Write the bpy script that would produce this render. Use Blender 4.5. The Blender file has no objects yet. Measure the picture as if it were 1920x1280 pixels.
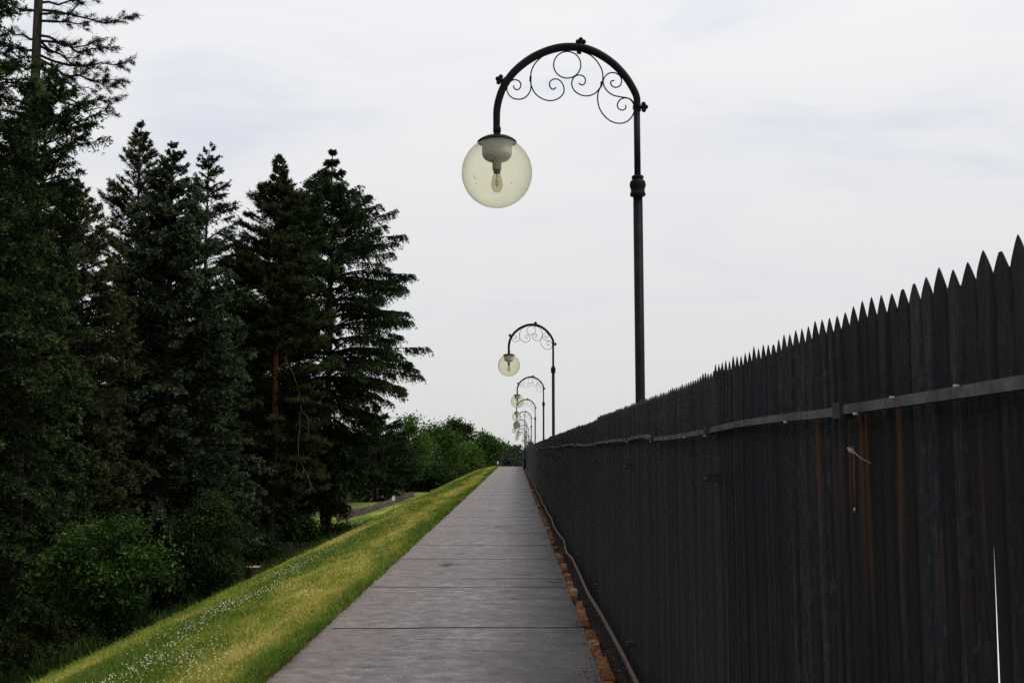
import bpy, math, random
import numpy as np
from mathutils import Vector, Matrix, Euler

R = math.radians
S = bpy.context.scene
COL = S.collection

# ------------------------------------------------------------------ camera
F = 2000.0                                  # focal length in photo pixels (1920 wide)
EYE = 1.6
HOR, VPX = 845.0, 968.0                     # horizon row, vanishing column of the path
PITCH = math.atan((HOR - 640) / F)
YAW = math.atan((VPX - 960) / F)
cam_d = bpy.data.cameras.new('camera')
cam = bpy.data.objects.new('camera', cam_d)
COL.objects.link(cam)
cam.location = (0, 0, EYE)
cam.rotation_euler = (math.pi / 2 + PITCH, 0, YAW)
cam_d.sensor_width = 36
cam_d.lens = 36 * F / 1920
cam_d.clip_start = 0.05
cam_d.clip_end = 5000
S.camera = cam
CAMROT = Euler((math.pi / 2 + PITCH, 0, YAW)).to_matrix()

# ------------------------------------------------------------------ world and sun
SUN_EL, SUN_AZ = R(61), R(112)              # azimuth clockwise from +Y
W = bpy.data.worlds.new('World')
S.world = W
W.use_nodes = True
nt = W.node_tree
nt.nodes.clear()
def nn(tree, t, **kw):
    n = tree.nodes.new(t)
    for k, v in kw.items():
        setattr(n, k, v)
    return n
out = nn(nt, 'ShaderNodeOutputWorld')
sky = nn(nt, 'ShaderNodeTexSky', sky_type='NISHITA', sun_disc=False, sun_elevation=SUN_EL, sun_rotation=SUN_AZ)
bg1 = nn(nt, 'ShaderNodeBackground')
bg1.inputs['Strength'].default_value = 0.1
bg2 = nn(nt, 'ShaderNodeBackground')
bg2.inputs['Strength'].default_value = 1.0
tc = nn(nt, 'ShaderNodeTexCoord')
sep = nn(nt, 'ShaderNodeSeparateXYZ')
nt.links.new(tc.outputs['Generated'], sep.inputs[0])
def wmath(op, a, b):
    n = nn(nt, 'ShaderNodeMath', operation=op)
    for i, v in enumerate((a, b)):
        if isinstance(v, (int, float)):
            n.inputs[i].default_value = v
        else:
            nt.links.new(v, n.inputs[i])
    return n.outputs[0]
den = wmath('ADD', wmath('MAXIMUM', sep.outputs[2], 0.0), 0.22)
comb = nn(nt, 'ShaderNodeCombineXYZ')
nt.links.new(wmath('DIVIDE', sep.outputs[0], den), comb.inputs[0])
nt.links.new(wmath('DIVIDE', sep.outputs[1], den), comb.inputs[1])
mp = nn(nt, 'ShaderNodeMapping')
mp.inputs['Rotation'].default_value = (0, 0, R(18))
mp.inputs['Scale'].default_value = (1.3, 2.6, 1)
mp.inputs['Location'].default_value = (8.49, 5.84, 0.0)
nt.links.new(comb.outputs[0], mp.inputs[0])
ns = nn(nt, 'ShaderNodeTexNoise')
ns.inputs['Scale'].default_value = 1.15
ns.inputs['Detail'].default_value = 9
ns.inputs['Roughness'].default_value = 0.58
ns.inputs['Distortion'].default_value = 0.6
nt.links.new(mp.outputs[0], ns.inputs['Vector'])
rp = nn(nt, 'ShaderNodeValToRGB')
rp.color_ramp.elements[0].position = 0.33
rp.color_ramp.elements[0].color = (0.80, 0.835, 0.92, 1)
rp.color_ramp.elements[1].position = 0.60
rp.color_ramp.elements[1].color = (0.965, 0.96, 0.966, 1)
e = rp.color_ramp.elements.new(0.47)
e.color = (0.93, 0.935, 0.955, 1)
nt.links.new(ns.outputs[0], rp.inputs[0])
gr = nn(nt, 'ShaderNodeValToRGB')             # overcast dome: brighter towards the zenith
gr.color_ramp.elements[0].position = 0.0
gr.color_ramp.elements[0].color = (0.74, 0.742, 0.738, 1)
gr.color_ramp.elements[1].position = 1.0
gr.color_ramp.elements[1].color = (0.95, 0.95, 0.95, 1)
for p_, c_ in ((0.12, (0.825, 0.826, 0.826, 1)), (0.38, (0.985, 0.985, 0.985, 1))):
    e = gr.color_ramp.elements.new(p_)
    e.color = c_
nt.links.new(sep.outputs[2], gr.inputs[0])
hz = nn(nt, 'ShaderNodeMix', data_type='RGBA')        # cloud detail fades towards the horizon
hm = nn(nt, 'ShaderNodeMapRange')
hm.inputs[1].default_value = 0.05
hm.inputs[2].default_value = 0.30
nt.links.new(sep.outputs[2], hm.inputs[0])
nt.links.new(hm.outputs[0], hz.inputs[0])
hz.inputs[6].default_value = (0.965, 0.963, 0.965, 1)
nt.links.new(rp.outputs[0], hz.inputs[7])
mu = nn(nt, 'ShaderNodeMix', data_type='RGBA', blend_type='MULTIPLY')
mu.inputs[0].default_value = 1
nt.links.new(hz.outputs[2], mu.inputs[6])
nt.links.new(gr.outputs[0], mu.inputs[7])
nt.links.new(mu.outputs[2], bg2.inputs['Color'])
nt.links.new(sky.outputs[0], bg1.inputs['Color'])
mx = nn(nt, 'ShaderNodeMixShader')
mx.inputs[0].default_value = 0.94
nt.links.new(bg1.outputs[0], mx.inputs[1])
nt.links.new(bg2.outputs[0], mx.inputs[2])
nt.links.new(mx.outputs[0], out.inputs[0])

sd = bpy.data.lights.new('sun', 'SUN')
sd.energy = 2.3
sd.angle = R(18)
sd.color = (1.0, 0.96, 0.9)
sun = bpy.data.objects.new('sun', sd)
COL.objects.link(sun)
sdir = Vector((math.sin(SUN_AZ) * math.cos(SUN_EL), math.cos(SUN_AZ) * math.cos(SUN_EL), math.sin(SUN_EL)))
sun.rotation_euler = sdir.to_track_quat('Z', 'Y').to_euler()
sun.location = (20, -10, 40)

S.view_settings.view_transform = 'Standard'
S.view_settings.look = 'None'
S.view_settings.exposure = 0.0
S.view_settings.gamma = 1.0
S.view_settings.use_curve_mapping = False
S.render.engine = 'CYCLES'
S.cycles.max_bounces = 6
S.cycles.diffuse_bounces = 3
S.cycles.glossy_bounces = 3
S.cycles.transmission_bounces = 6
S.cycles.transparent_max_bounces = 24
S.cycles.caustics_reflective = False
S.cycles.caustics_refractive = False
S.cycles.use_denoising = False

# ------------------------------------------------------------------ helpers
def at(px, py, Y):
    """World point seen at photo pixel (px, py) at distance Y along the path."""
    d = CAMROT @ Vector(((px - 960) / F, (640 - py) / F, -1))
    k = Y / d.y
    return Vector((d.x * k, Y, EYE + d.z * k))

def tag(o, label=None, cat=None, group=None, kind=None):
    if label: o['label'] = label
    if cat: o['category'] = cat
    if group: o['group'] = group
    if kind: o['kind'] = kind
    return o

def empty(name, loc, rz=0, **kw):
    o = bpy.data.objects.new(name, None)
    COL.objects.link(o)
    o.location = loc
    o.rotation_euler = (0, 0, rz)
    o.empty_display_size = 0.2
    return tag(o, **kw)

def link(name, me, mat=None, parent=None):
    o = bpy.data.objects.new(name, me)
    COL.objects.link(o)
    if mat is not None:
        me.materials.append(mat)
    if parent is not None:
        o.parent = parent
    return o

def np_mesh(name, V, Fc, mat=None, parent=None, tint=None, smooth=False, mat_idx=None, extra_mats=()):
    """One mesh object from numpy arrays: V (n,3), Fc (m,3) or (m,4)."""
    V = np.asarray(V, dtype=np.float32)
    Fc = np.asarray(Fc, dtype=np.int32)
    k = Fc.shape[1]
    me = bpy.data.meshes.new(name)
    me.vertices.add(len(V))
    me.vertices.foreach_set('co', V.ravel())
    me.loops.add(Fc.size)
    me.loops.foreach_set('vertex_index', Fc.ravel())
    me.polygons.add(len(Fc))
    me.polygons.foreach_set('loop_start', np.arange(0, Fc.size, k, dtype=np.int32))
    if tint is not None:
        a = me.attributes.new('tint', 'FLOAT', 'POINT')
        a.data.foreach_set('value', np.asarray(tint, dtype=np.float32))
    me.update(calc_edges=True)
    me.polygons.foreach_set('use_smooth', np.full(len(Fc), bool(smooth)))
    o = link(name, me, mat, parent)
    for m in extra_mats:
        me.materials.append(m)
    if mat_idx is not None:
        me.polygons.foreach_set('material_index', np.asarray(mat_idx, dtype=np.int32))
    me.validate()
    return o

class MB:
    """Collects quads and n-gons and builds ONE mesh object."""
    def __init__(self):
        self.v, self.f, self.sm = [], [], []
    def add(self, vs, fs, smooth=False):
        b = len(self.v)
        self.v += [tuple(p) for p in vs]
        self.f += [tuple(b + i for i in f) for f in fs]
        self.sm += [smooth] * len(fs)
    def box(self, c, s, rot=None, taper=1.0):
        x, y, z = s[0] / 2, s[1] / 2, s[2] / 2
        vs = [(-x, -y, -z), (x, -y, -z), (x, y, -z), (-x, y, -z)]
        vs += [(a * taper, b * taper, z) for a, b, _ in vs]
        m = rot or Matrix.Identity(3)
        vs = [Vector(c) + m @ Vector(p) for p in vs]
        self.add(vs, [(0, 3, 2, 1), (4, 5, 6, 7), (0, 1, 5, 4), (1, 2, 6, 5), (2, 3, 7, 6), (3, 0, 4, 7)])
    def tube(self, pts, rad, n=8, closed=False, cap=True, square=False):
        pts = [Vector(p) for p in pts]
        m = len(pts)
        if not hasattr(rad, '__len__'):
            rad = [rad] * m
        vs, fs = [], []
        up = None
        for i, p in enumerate(pts):
            if closed:
                t = pts[(i + 1) % m] - pts[i - 1]
            else:
                t = pts[min(i + 1, m - 1)] - pts[max(i - 1, 0)]
            t.normalize()
            if up is None:
                up = t.orthogonal()
                if square:
                    up = Vector((1, 0, 0)) - t * t.x
            up = (up - t * up.dot(t)).normalized()
            s = t.cross(up)
            for k in range(n):
                a = 2 * math.pi * (k + (0.5 if square else 0)) / n
                vs.append(p + (up * math.cos(a) + s * math.sin(a)) * rad[i])
        for i in range(m if closed else m - 1):
            j = (i + 1) % m
            for k in range(n):
                l = (k + 1) % n
                fs.append((i * n + k, i * n + l, j * n + l, j * n + k))
        self.add(vs, fs, smooth=not square)
        if cap and not closed:
            b = len(self.v) - len(vs)
            self.f.append(tuple(b + k for k in reversed(range(n)))); self.sm.append(False)
            self.f.append(tuple(b + (m - 1) * n + k for k in range(n))); self.sm.append(False)
    def lathe(self, prof, c, n=24, axis=None):
        """prof: (radius, z) pairs, revolved round the vertical through c."""
        vs, fs = [], []
        for r, z in prof:
            for k in range(n):
                a = 2 * math.pi * k / n
                vs.append((c[0] + r * math.cos(a), c[1] + r * math.sin(a), c[2] + z))
        for i in range(len(prof) - 1):
            for k in range(n):
                l = (k + 1) % n
                fs.append((i * n + k, i * n + l, (i + 1) * n + l, (i + 1) * n + k))
        self.add(vs, fs, True)
    def ball(self, c, r, nu=10, nv=7, s=(1, 1, 1)):
        vs, fs = [], []
        for i in range(nv + 1):
            th = math.pi * i / nv
            for k in range(nu):
                a = 2 * math.pi * k / nu
                vs.append((c[0] + r * s[0] * math.sin(th) * math.cos(a), c[1] + r * s[1] * math.sin(th) * math.sin(a), c[2] + r * s[2] * math.cos(th)))
        for i in range(nv):
            for k in range(nu):
                l = (k + 1) % nu
                fs.append((i * nu + k, (i + 1) * nu + k, (i + 1) * nu + l, i * nu + l))
        self.add(vs, fs, True)
    def build(self, name, mat, parent=None, origin=None):
        o = Vector(origin) if origin is not None else Vector((0, 0, 0))
        me = bpy.data.meshes.new(name)
        me.from_pydata([Vector(p) - o for p in self.v], [], self.f)
        me.polygons.foreach_set('use_smooth', self.sm)
        me.update()
        ob = link(name, me, mat, parent)
        ob.location = o
        return ob

def catmull(P, sub=6, closed=False):
    P = [Vector(p) for p in P]
    n = len(P)
    outp = []
    rng_ = range(n) if closed else range(n - 1)
    for i in rng_:
        p0 = P[(i - 1) % n] if closed or i > 0 else P[0] * 2 - P[1]
        p1, p2 = P[i], P[(i + 1) % n]
        p3 = P[(i + 2) % n] if closed or i + 2 < n else P[-1] * 2 - P[-2]
        for k in range(sub):
            t = k / sub
            outp.append(0.5 * ((2 * p1) + (p2 - p0) * t + (2 * p0 - 5 * p1 + 4 * p2 - p3) * t * t + (3 * p1 - p0 - 3 * p2 + p3) * t ** 3))
    if not closed:
        outp.append(P[-1])
    return outp

def copy_tree(o, parent=None):
    c = o.copy()
    COL.objects.link(c)
    if parent is not None:
        c.parent = parent
    for ch in list(o.children):
        copy_tree(ch, c)
    return c

_lat = np.random.default_rng(7).random((256, 256)).astype(np.float32)
def vnoise(x, y):
    """Smooth value noise in 0..1 for numpy arrays."""
    x = np.asarray(x, dtype=np.float64); y = np.asarray(y, dtype=np.float64)
    xi, yi = np.floor(x).astype(int), np.floor(y).astype(int)
    fx, fy = x - xi, y - yi
    fx, fy = fx * fx * (3 - 2 * fx), fy * fy * (3 - 2 * fy)
    g = lambda a, b: _lat[a & 255, b & 255]
    return (g(xi, yi) * (1 - fx) + g(xi + 1, yi) * fx) * (1 - fy) + (g(xi, yi + 1) * (1 - fx) + g(xi + 1, yi + 1) * fx) * fy
def fnoise(x, y, o=4):
    s, a, t = 0, 1.0, 0
    for k in range(o):
        s = s + a * vnoise(x * 2 ** k + 17 * k, y * 2 ** k + 31 * k)
        t += a
        a *= 0.5
    return s / t

# ------------------------------------------------------------------ materials
def new_mat(name):
    m = bpy.data.materials.new(name)
    m.use_nodes = True
    t = m.node_tree
    b = t.nodes['Principled BSDF']
    return m, t, b
def noise_node(t, scale, detail=5, rough=0.55, vec=None, mapscale=None, loc=None):
    n = nn(t, 'ShaderNodeTexNoise')
    n.inputs['Scale'].default_value = scale
    n.inputs['Detail'].default_value = detail
    n.inputs['Roughness'].default_value = rough
    tc = nn(t, 'ShaderNodeTexCoord')
    src = tc.outputs['Object'] if vec is None else vec
    if mapscale or loc:
        m = nn(t, 'ShaderNodeMapping')
        m.inputs['Scale'].default_value = mapscale or (1, 1, 1)
        if loc: m.inputs['Location'].default_value = loc
        t.links.new(src, m.inputs[0])
        src = m.outputs[0]
    t.links.new(src, n.inputs['Vector'])
    return n.outputs[0]
def ramp(t, fac, stops):
    r = nn(t, 'ShaderNodeValToRGB')
    els = r.color_ramp.elements
    while len(els) < len(stops):
        els.new(0.5)
    for e, (p, c) in zip(els, stops):
        e.position = p
        e.color = (*c, 1) if len(c) == 3 else c
    t.links.new(fac, r.inputs[0])
    return r.outputs[0]
def mixc(t, fac, a, b, mode='MIX'):
    m = nn(t, 'ShaderNodeMix', data_type='RGBA', blend_type=mode)
    for i, v in ((0, fac), (6, a), (7, b)):
        if isinstance(v, (int, float)):
            m.inputs[i].default_value = v
        elif isinstance(v, tuple):
            m.inputs[i].default_value = (*v, 1)
        else:
            t.links.new(v, m.inputs[i])
    return m.outputs[2]
def mth(t, op, a, b=0.0, clamp=False):
    n = nn(t, 'ShaderNodeMath', operation=op, use_clamp=clamp)
    for i, v in enumerate((a, b)):
        if isinstance(v, (int, float)):
            n.inputs[i].default_value = v
        else:
            t.links.new(v, n.inputs[i])
    return n.outputs[0]
def bump(t, b, h, strength=0.3, dist=0.02):
    n = nn(t, 'ShaderNodeBump')
    n.inputs['Strength'].default_value = strength
    n.inputs['Distance'].default_value = dist
    t.links.new(h, n.inputs['Height'])
    t.links.new(n.outputs[0], b.inputs['Normal'])
def spec(b, v, rough):
    b.inputs['Specular IOR Level'].default_value = v
    b.inputs['Roughness'].default_value = rough

def foliage_mat(name, stops, trans=0.25):
    m, t, b = new_mat(name)
    a = nn(t, 'ShaderNodeAttribute', attribute_name='tint')
    c = ramp(t, a.outputs['Fac'], stops)
    t.links.new(c, b.inputs['Base Color'])
    spec(b, 0.05, 0.7)
    tr = nn(t, 'ShaderNodeBsdfTranslucent')
    t.links.new(c, tr.inputs['Color'])
    mx = nn(t, 'ShaderNodeMixShader')
    mx.inputs[0].default_value = trans
    t.links.new(b.outputs[0], mx.inputs[1])
    t.links.new(tr.outputs[0], mx.inputs[2])
    t.links.new(mx.outputs[0], t.nodes['Material Output'].inputs[0])
    return m

def bark_mat(name, dark, light, scale=6):
    m, t, b = new_mat(name)
    n = noise_node(t, scale, 6, 0.6, mapscale=(1, 1, 0.25))
    t.links.new(ramp(t, n, [(0.35, dark), (0.7, light)]), b.inputs['Base Color'])
    spec(b, 0.1, 0.9)
    bump(t, b, n, 0.6, 0.03)
    return m

M = {}
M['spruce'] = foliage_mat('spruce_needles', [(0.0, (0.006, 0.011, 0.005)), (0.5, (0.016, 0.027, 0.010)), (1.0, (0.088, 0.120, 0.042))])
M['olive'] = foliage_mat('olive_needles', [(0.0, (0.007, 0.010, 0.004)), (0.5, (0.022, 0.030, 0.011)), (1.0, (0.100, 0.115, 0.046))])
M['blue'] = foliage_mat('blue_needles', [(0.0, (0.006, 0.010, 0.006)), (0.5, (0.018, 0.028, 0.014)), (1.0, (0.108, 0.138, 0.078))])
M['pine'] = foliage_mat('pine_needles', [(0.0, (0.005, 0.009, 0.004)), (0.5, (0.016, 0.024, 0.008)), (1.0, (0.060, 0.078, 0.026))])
M['leaf'] = foliage_mat('leaves', [(0.0, (0.022, 0.042, 0.008)), (0.5, (0.050, 0.098, 0.016)), (1.0, (0.115, 0.19, 0.035))], 0.35)
M['leaf_dark'] = foliage_mat('dark_leaves', [(0.0, (0.008, 0.017, 0.005)), (0.5, (0.018, 0.036, 0.010)), (1.0, (0.046, 0.082, 0.022))], 0.3)
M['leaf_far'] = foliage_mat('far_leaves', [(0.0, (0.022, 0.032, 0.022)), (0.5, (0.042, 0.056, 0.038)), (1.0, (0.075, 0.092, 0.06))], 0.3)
M['leaf_mid'] = foliage_mat('mid_leaves', [(0.0, (0.016, 0.032, 0.008)), (0.5, (0.036, 0.070, 0.014)), (1.0, (0.085, 0.14, 0.03))], 0.33)
M['bush'] = foliage_mat('bush_leaves', [(0.0, (0.006, 0.014, 0.004)), (0.5, (0.016, 0.036, 0.007)), (1.0, (0.095, 0.165, 0.036))], 0.3)
GR_STOPS = [(0.0, (0.080, 0.135, 0.020)), (0.32, (0.175, 0.215, 0.034)), (0.62, (0.305, 0.29, 0.058)), (1.0, (0.50, 0.41, 0.155))]
M['grass'] = foliage_mat('grass_blades', GR_STOPS, 0.3)
M['weed'] = foliage_mat('weeds', [(0.0, (0.018, 0.032, 0.008)), (0.5, (0.035, 0.06, 0.014)), (1.0, (0.07, 0.10, 0.022))], 0.3)
M['bark'] = bark_mat('grey_bark', (0.018, 0.014, 0.012), (0.07, 0.058, 0.05))
M['bark_dark'] = bark_mat('dark_bark', (0.010, 0.008, 0.007), (0.040, 0.032, 0.027))
M['twig'] = bark_mat('bare_twigs', (0.07, 0.058, 0.05), (0.18, 0.155, 0.13))

def pine_bark():
    m, t, b = new_mat('red_pine_bark')
    n = noise_node(t, 7, 6, 0.6, mapscale=(1, 1, 0.3))
    tc = nn(t, 'ShaderNodeTexCoord')
    sp = nn(t, 'ShaderNodeSeparateXYZ')
    t.links.new(tc.outputs['Object'], sp.inputs[0])
    n2 = noise_node(t, 1.1, 3)
    h = mth(t, 'ADD', sp.outputs[2], mth(t, 'MULTIPLY', n2, 5.0))
    mr = nn(t, 'ShaderNodeMapRange')
    mr.inputs[1].default_value = 7.0
    mr.inputs[2].default_value = 9.5
    t.links.new(h, mr.inputs[0])
    low = ramp(t, n, [(0.35, (0.014, 0.010, 0.008)), (0.7, (0.036, 0.025, 0.021))])
    hi = ramp(t, n, [(0.3, (0.05, 0.018, 0.010)), (0.7, (0.20, 0.068, 0.034))])
    t.links.new(mixc(t, mr.outputs[0], low, hi), b.inputs['Base Color'])
    spec(b, 0.1, 0.9)
    bump(t, b, n, 0.6, 0.03)
    return m
M['pine_bark'] = pine_bark()

def iron():
    m, t, b = new_mat('black_painted_iron')
    n = noise_node(t, 9, 5, 0.6)
    n2 = noise_node(t, 60, 3, 0.6)
    c = ramp(t, n, [(0.35, (0.0055, 0.0058, 0.007)), (0.64, (0.0095, 0.0098, 0.011)), (0.80, (0.024, 0.024, 0.026))])
    t.links.new(c, b.inputs['Base Color'])
    spec(b, 0.05, 0.5)
    bump(t, b, n2, 0.15, 0.004)
    return m
M['iron'] = iron()

def globe_mat(name, tintc, transl):
    m, t, b = new_mat(name)
    tr = nn(t, 'ShaderNodeBsdfTransparent')
    n = noise_node(t, 3.0, 5, 0.6, mapscale=(1, 1, 0.6))
    c = ramp(t, n, [(0.3, tuple(0.90 * k for k in tintc)), (0.7, tintc)])
    lw = nn(t, 'ShaderNodeLayerWeight')
    lw.inputs['Blend'].default_value = 0.5
    c = mixc(t, mth(t, 'POWER', lw.outputs['Facing'], 3.5), c, tuple(0.50 * k for k in tintc))
    t.links.new(c, tr.inputs['Color'])
    tl = nn(t, 'ShaderNodeBsdfTranslucent')
    tl.inputs['Color'].default_value = (tintc[0] * 0.8, tintc[1] * 0.8, tintc[2] * 0.75, 1)
    gl = nn(t, 'ShaderNodeBsdfGlossy')
    gl.inputs['Roughness'].default_value = 0.4
    gl.inputs['Color'].default_value = (0.9, 0.9, 0.88, 1)
    m1 = nn(t, 'ShaderNodeMixShader')
    mr = nn(t, 'ShaderNodeMapRange')
    mr.inputs[3].default_value = transl
    mr.inputs[4].default_value = min(1.0, transl + 0.25)
    t.links.new(lw.outputs['Facing'], mr.inputs[0])
    t.links.new(mr.outputs[0], m1.inputs[0])
    t.links.new(tr.outputs[0], m1.inputs[1])
    t.links.new(tl.outputs[0], m1.inputs[2])
    fr = mth(t, 'ADD', mth(t, 'MULTIPLY', mth(t, 'POWER', lw.outputs['Facing'], 4.0), 0.22), 0.015)
    m2 = nn(t, 'ShaderNodeMixShader')
    t.links.new(fr, m2.inputs[0])
    t.links.new(m1.outputs[0], m2.inputs[1])
    t.links.new(gl.outputs[0], m2.inputs[2])
    t.links.new(m2.outputs[0], t.nodes['Material Output'].inputs[0])
    return m
M['globe'] = globe_mat('yellowed_globe', (0.925, 0.912, 0.80), 0.025)
M['globe_pale'] = globe_mat('pale_globe', (0.95, 0.945, 0.875), 0.08)
M['globe_grey'] = globe_mat('opal_grey_globe', (0.62, 0.58, 0.62), 0.75)
def plain(name, c, rough=0.5, sp=0.3, var=0.25, scale=8, metal=0.0):
    m, t, b = new_mat(name)
    n = noise_node(t, scale, 5, 0.6)
    t.links.new(ramp(t, n, [(0.3, tuple(k * (1 - var) for k in c)), (0.7, tuple(min(1, k * (1 + var)) for k in c))]), b.inputs['Base Color'])
    spec(b, sp, rough)
    b.inputs['Metallic'].default_value = metal
    bump(t, b, n, 0.15, 0.01)
    return m
M['ballast'] = plain('grey_housing', (0.33, 0.335, 0.335), 0.5, 0.3, 0.10)
M['sleeve'] = plain('dark_sleeve', (0.045, 0.045, 0.045), 0.5)
M['bulb'] = globe_mat('bulb_glass', (0.90, 0.89, 0.82), 0.16)
M['filament'] = plain('filament_support', (0.10, 0.10, 0.09), 0.4)
M['sign_white'] = plain('white_sign_paint', (0.72, 0.73, 0.74), 0.5, 0.3, 0.06)
M['post_grey'] = plain('galvanised_post', (0.16, 0.16, 0.17), 0.5)
M['stone'] = plain('rough_wall_stone', (0.115, 0.095, 0.098), 0.9, 0.1, 0.6, 5)
M['stump_top'] = plain('cut_wood', (0.30, 0.20, 0.14), 0.8, 0.1, 0.25, 20)
M['concrete'] = plain('pale_concrete', (0.62, 0.62, 0.61), 0.85, 0.2, 0.1, 2)
M['soil'] = plain('dark_soil', (0.026, 0.021, 0.018), 0.95, 0.05, 0.6, 9)
M['crack'] = plain('crack_dirt', (0.020, 0.018, 0.018), 0.95, 0.05, 0.4, 30)
M['rail'] = None

def fence_mat():
    m, t, b = new_mat('weathered_black_sheet')
    tc = nn(t, 'ShaderNodeTexCoord')
    oi = nn(t, 'ShaderNodeObjectInfo')
    va = nn(t, 'ShaderNodeVectorMath', operation='ADD')
    sc = nn(t, 'ShaderNodeVectorMath', operation='SCALE')
    t.links.new(oi.outputs['Location'], sc.inputs[0])
    sc.inputs['Scale'].default_value = 1.0
    t.links.new(tc.outputs['Object'], va.inputs[0])
    t.links.new(sc.outputs[0], va.inputs[1])
    vec = va.outputs[0]
    # vertical streaks: fine along the fence, long in height
    n1 = noise_node(t, 1.0, 5, 0.6, vec, (4, 13, 0.38))
    n2 = noise_node(t, 1.0, 4, 0.55, vec, (2, 3.2, 0.12), (3, 1, 2))
    n3 = noise_node(t, 1.0, 5, 0.65, vec, (30, 60, 22))
    n4 = noise_node(t, 1.0, 4, 0.6, vec, (4, 30, 0.9), (9, 4, 7))
    n5 = noise_node(t, 1.0, 3, 0.5, vec, (1, 1.3, 1.1), (5, 2, 1))
    at_ = nn(t, 'ShaderNodeAttribute', attribute_name='tint')
    sp = nn(t, 'ShaderNodeSeparateXYZ')
    t.links.new(tc.outputs['Object'], sp.inputs[0])
    base = ramp(t, n1, [(0.30, (0.0040, 0.0036, 0.0033)), (0.48, (0.0078, 0.0074, 0.0075)), (0.63, (0.0135, 0.0135, 0.0145)), (0.80, (0.044, 0.043, 0.043))])
    board = ramp(t, at_.outputs['Fac'], [(0.0, (0.70, 0.62, 0.54)), (0.35, (0.92, 0.88, 0.84)), (0.55, (1.0, 1.04, 1.14)), (0.8, (1.15, 1.22, 1.42)), (1.0, (1.7, 1.7, 1.72))])
    base = mixc(t, 1.0, base, board, 'MULTIPLY')
    base = mixc(t, 1.0, base, ramp(t, oi.outputs['Random'], [(0.0, (0.72, 0.64, 0.56)), (0.35, (0.95, 0.90, 0.86)), (0.6, (1.05, 1.12, 1.28)), (1.0, (1.30, 1.36, 1.55))]), 'MULTIPLY')
    blue = ramp(t, n2, [(0.42, (0, 0, 0)), (0.62, (1, 1, 1))])
    base = mixc(t, mth(t, 'MULTIPLY', blue, 0.70), base, (0.0078, 0.0098, 0.0155))
    rust = mth(t, 'MULTIPLY', ramp(t, n4, [(0.58, (0, 0, 0)), (0.72, (1, 1, 1))]), ramp(t, n5, [(0.42, (0, 0, 0)), (0.62, (1, 1, 1))]))
    # runs of rust below the rail
    mr = nn(t, 'ShaderNodeMapRange')
    mr.inputs[1].default_value = 1.15
    mr.inputs[2].default_value = 1.66
    t.links.new(sp.outputs[2], mr.inputs[0])
    under = mth(t, 'MULTIPLY', mr.outputs[0], mth(t, 'LESS_THAN', sp.outputs[2], 1.69))
    n6 = noise_node(t, 1.0, 3, 0.6, vec, (3, 16, 0.5), (2, 8, 3))
    runs = mth(t, 'MULTIPLY', under, ramp(t, n6, [(0.61, (0, 0, 0)), (0.68, (1, 1, 1))]))
    rust = mth(t, 'MAXIMUM', rust, runs)
    base = mixc(t, mth(t, 'MULTIPLY', rust, 0.8), base, (0.085, 0.034, 0.010))
    # mottled pale chalking where the paint has worn
    ch = mth(t, 'MULTIPLY', ramp(t, n3, [(0.48, (0, 0, 0)), (0.62, (1, 1, 1))]), ramp(t, n1, [(0.48, (0, 0, 0)), (0.64, (1, 1, 1))]))
    base = mixc(t, mth(t, 'MULTIPLY', ch, 0.50), base, (0.062, 0.060, 0.059))
    t.links.new(base, b.inputs['Base Color'])
    spec(b, 0.14, 0.6)
    bump(t, b, mth(t, 'ADD', n3, n1), 0.5, 0.004)
    return m
M['fence'] = fence_mat()
def rust_mat(name, paint, rustc, lo, hi, rough=0.6, scale=7):
    m, t, b = new_mat(name)
    n = noise_node(t, scale, 6, 0.65)
    n2 = noise_node(t, 40, 4, 0.6)
    c = ramp(t, n, [(lo, paint), (hi, rustc)])
    c = mixc(t, 0.5, c, ramp(t, n2, [(0.3, (0.25, 0.25, 0.25)), (0.7, (1, 1, 1))]), 'MULTIPLY')
    t.links.new(c, b.inputs['Base Color'])
    spec(b, 0.3, rough)
    bump(t, b, n2, 0.3, 0.004)
    return m
M['rail'] = rust_mat('scuffed_rail', (0.115, 0.115, 0.118), (0.045, 0.034, 0.03), 0.42, 0.68, 0.5)
M['low_rail'] = rust_mat('rusty_low_rail', (0.13, 0.105, 0.098), (0.12, 0.065, 0.045), 0.4, 0.65, 0.55)
M['rust'] = rust_mat('rust', (0.075, 0.030, 0.012), (0.11, 0.045, 0.016), 0.4, 0.65, 0.8)
M['bracket'] = rust_mat('bracket_iron', (0.03, 0.03, 0.03), (0.045, 0.03, 0.022), 0.4, 0.65, 0.5)
M['bolt'] = plain('bare_bolt', (0.30, 0.29, 0.28), 0.45, 0.4)
M['web'] = plain('pale_fluff', (0.30, 0.28, 0.26), 0.9, 0.1)
def brick_mat():
    m, t, b = new_mat('rust_stained_bricks')
    a = nn(t, 'ShaderNodeAttribute', attribute_name='tint')
    n = noise_node(t, 22, 6, 0.65)
    c = ramp(t, a.outputs['Fac'], [(0.0, (0.050, 0.021, 0.012)), (0.35, (0.15, 0.060, 0.026)), (0.75, (0.29, 0.145, 0.066)), (1.0, (0.45, 0.30, 0.18))])
    c = mixc(t, 0.8, c, ramp(t, n, [(0.30, (0.22, 0.2, 0.2)), (0.62, (1, 1, 1))]), 'MULTIPLY')
    t.links.new(c, b.inputs['Base Color'])
    spec(b, 0.1, 0.9)
    bump(t, b, n, 0.7, 0.012)
    return m
M['brick'] = brick_mat()
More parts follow.
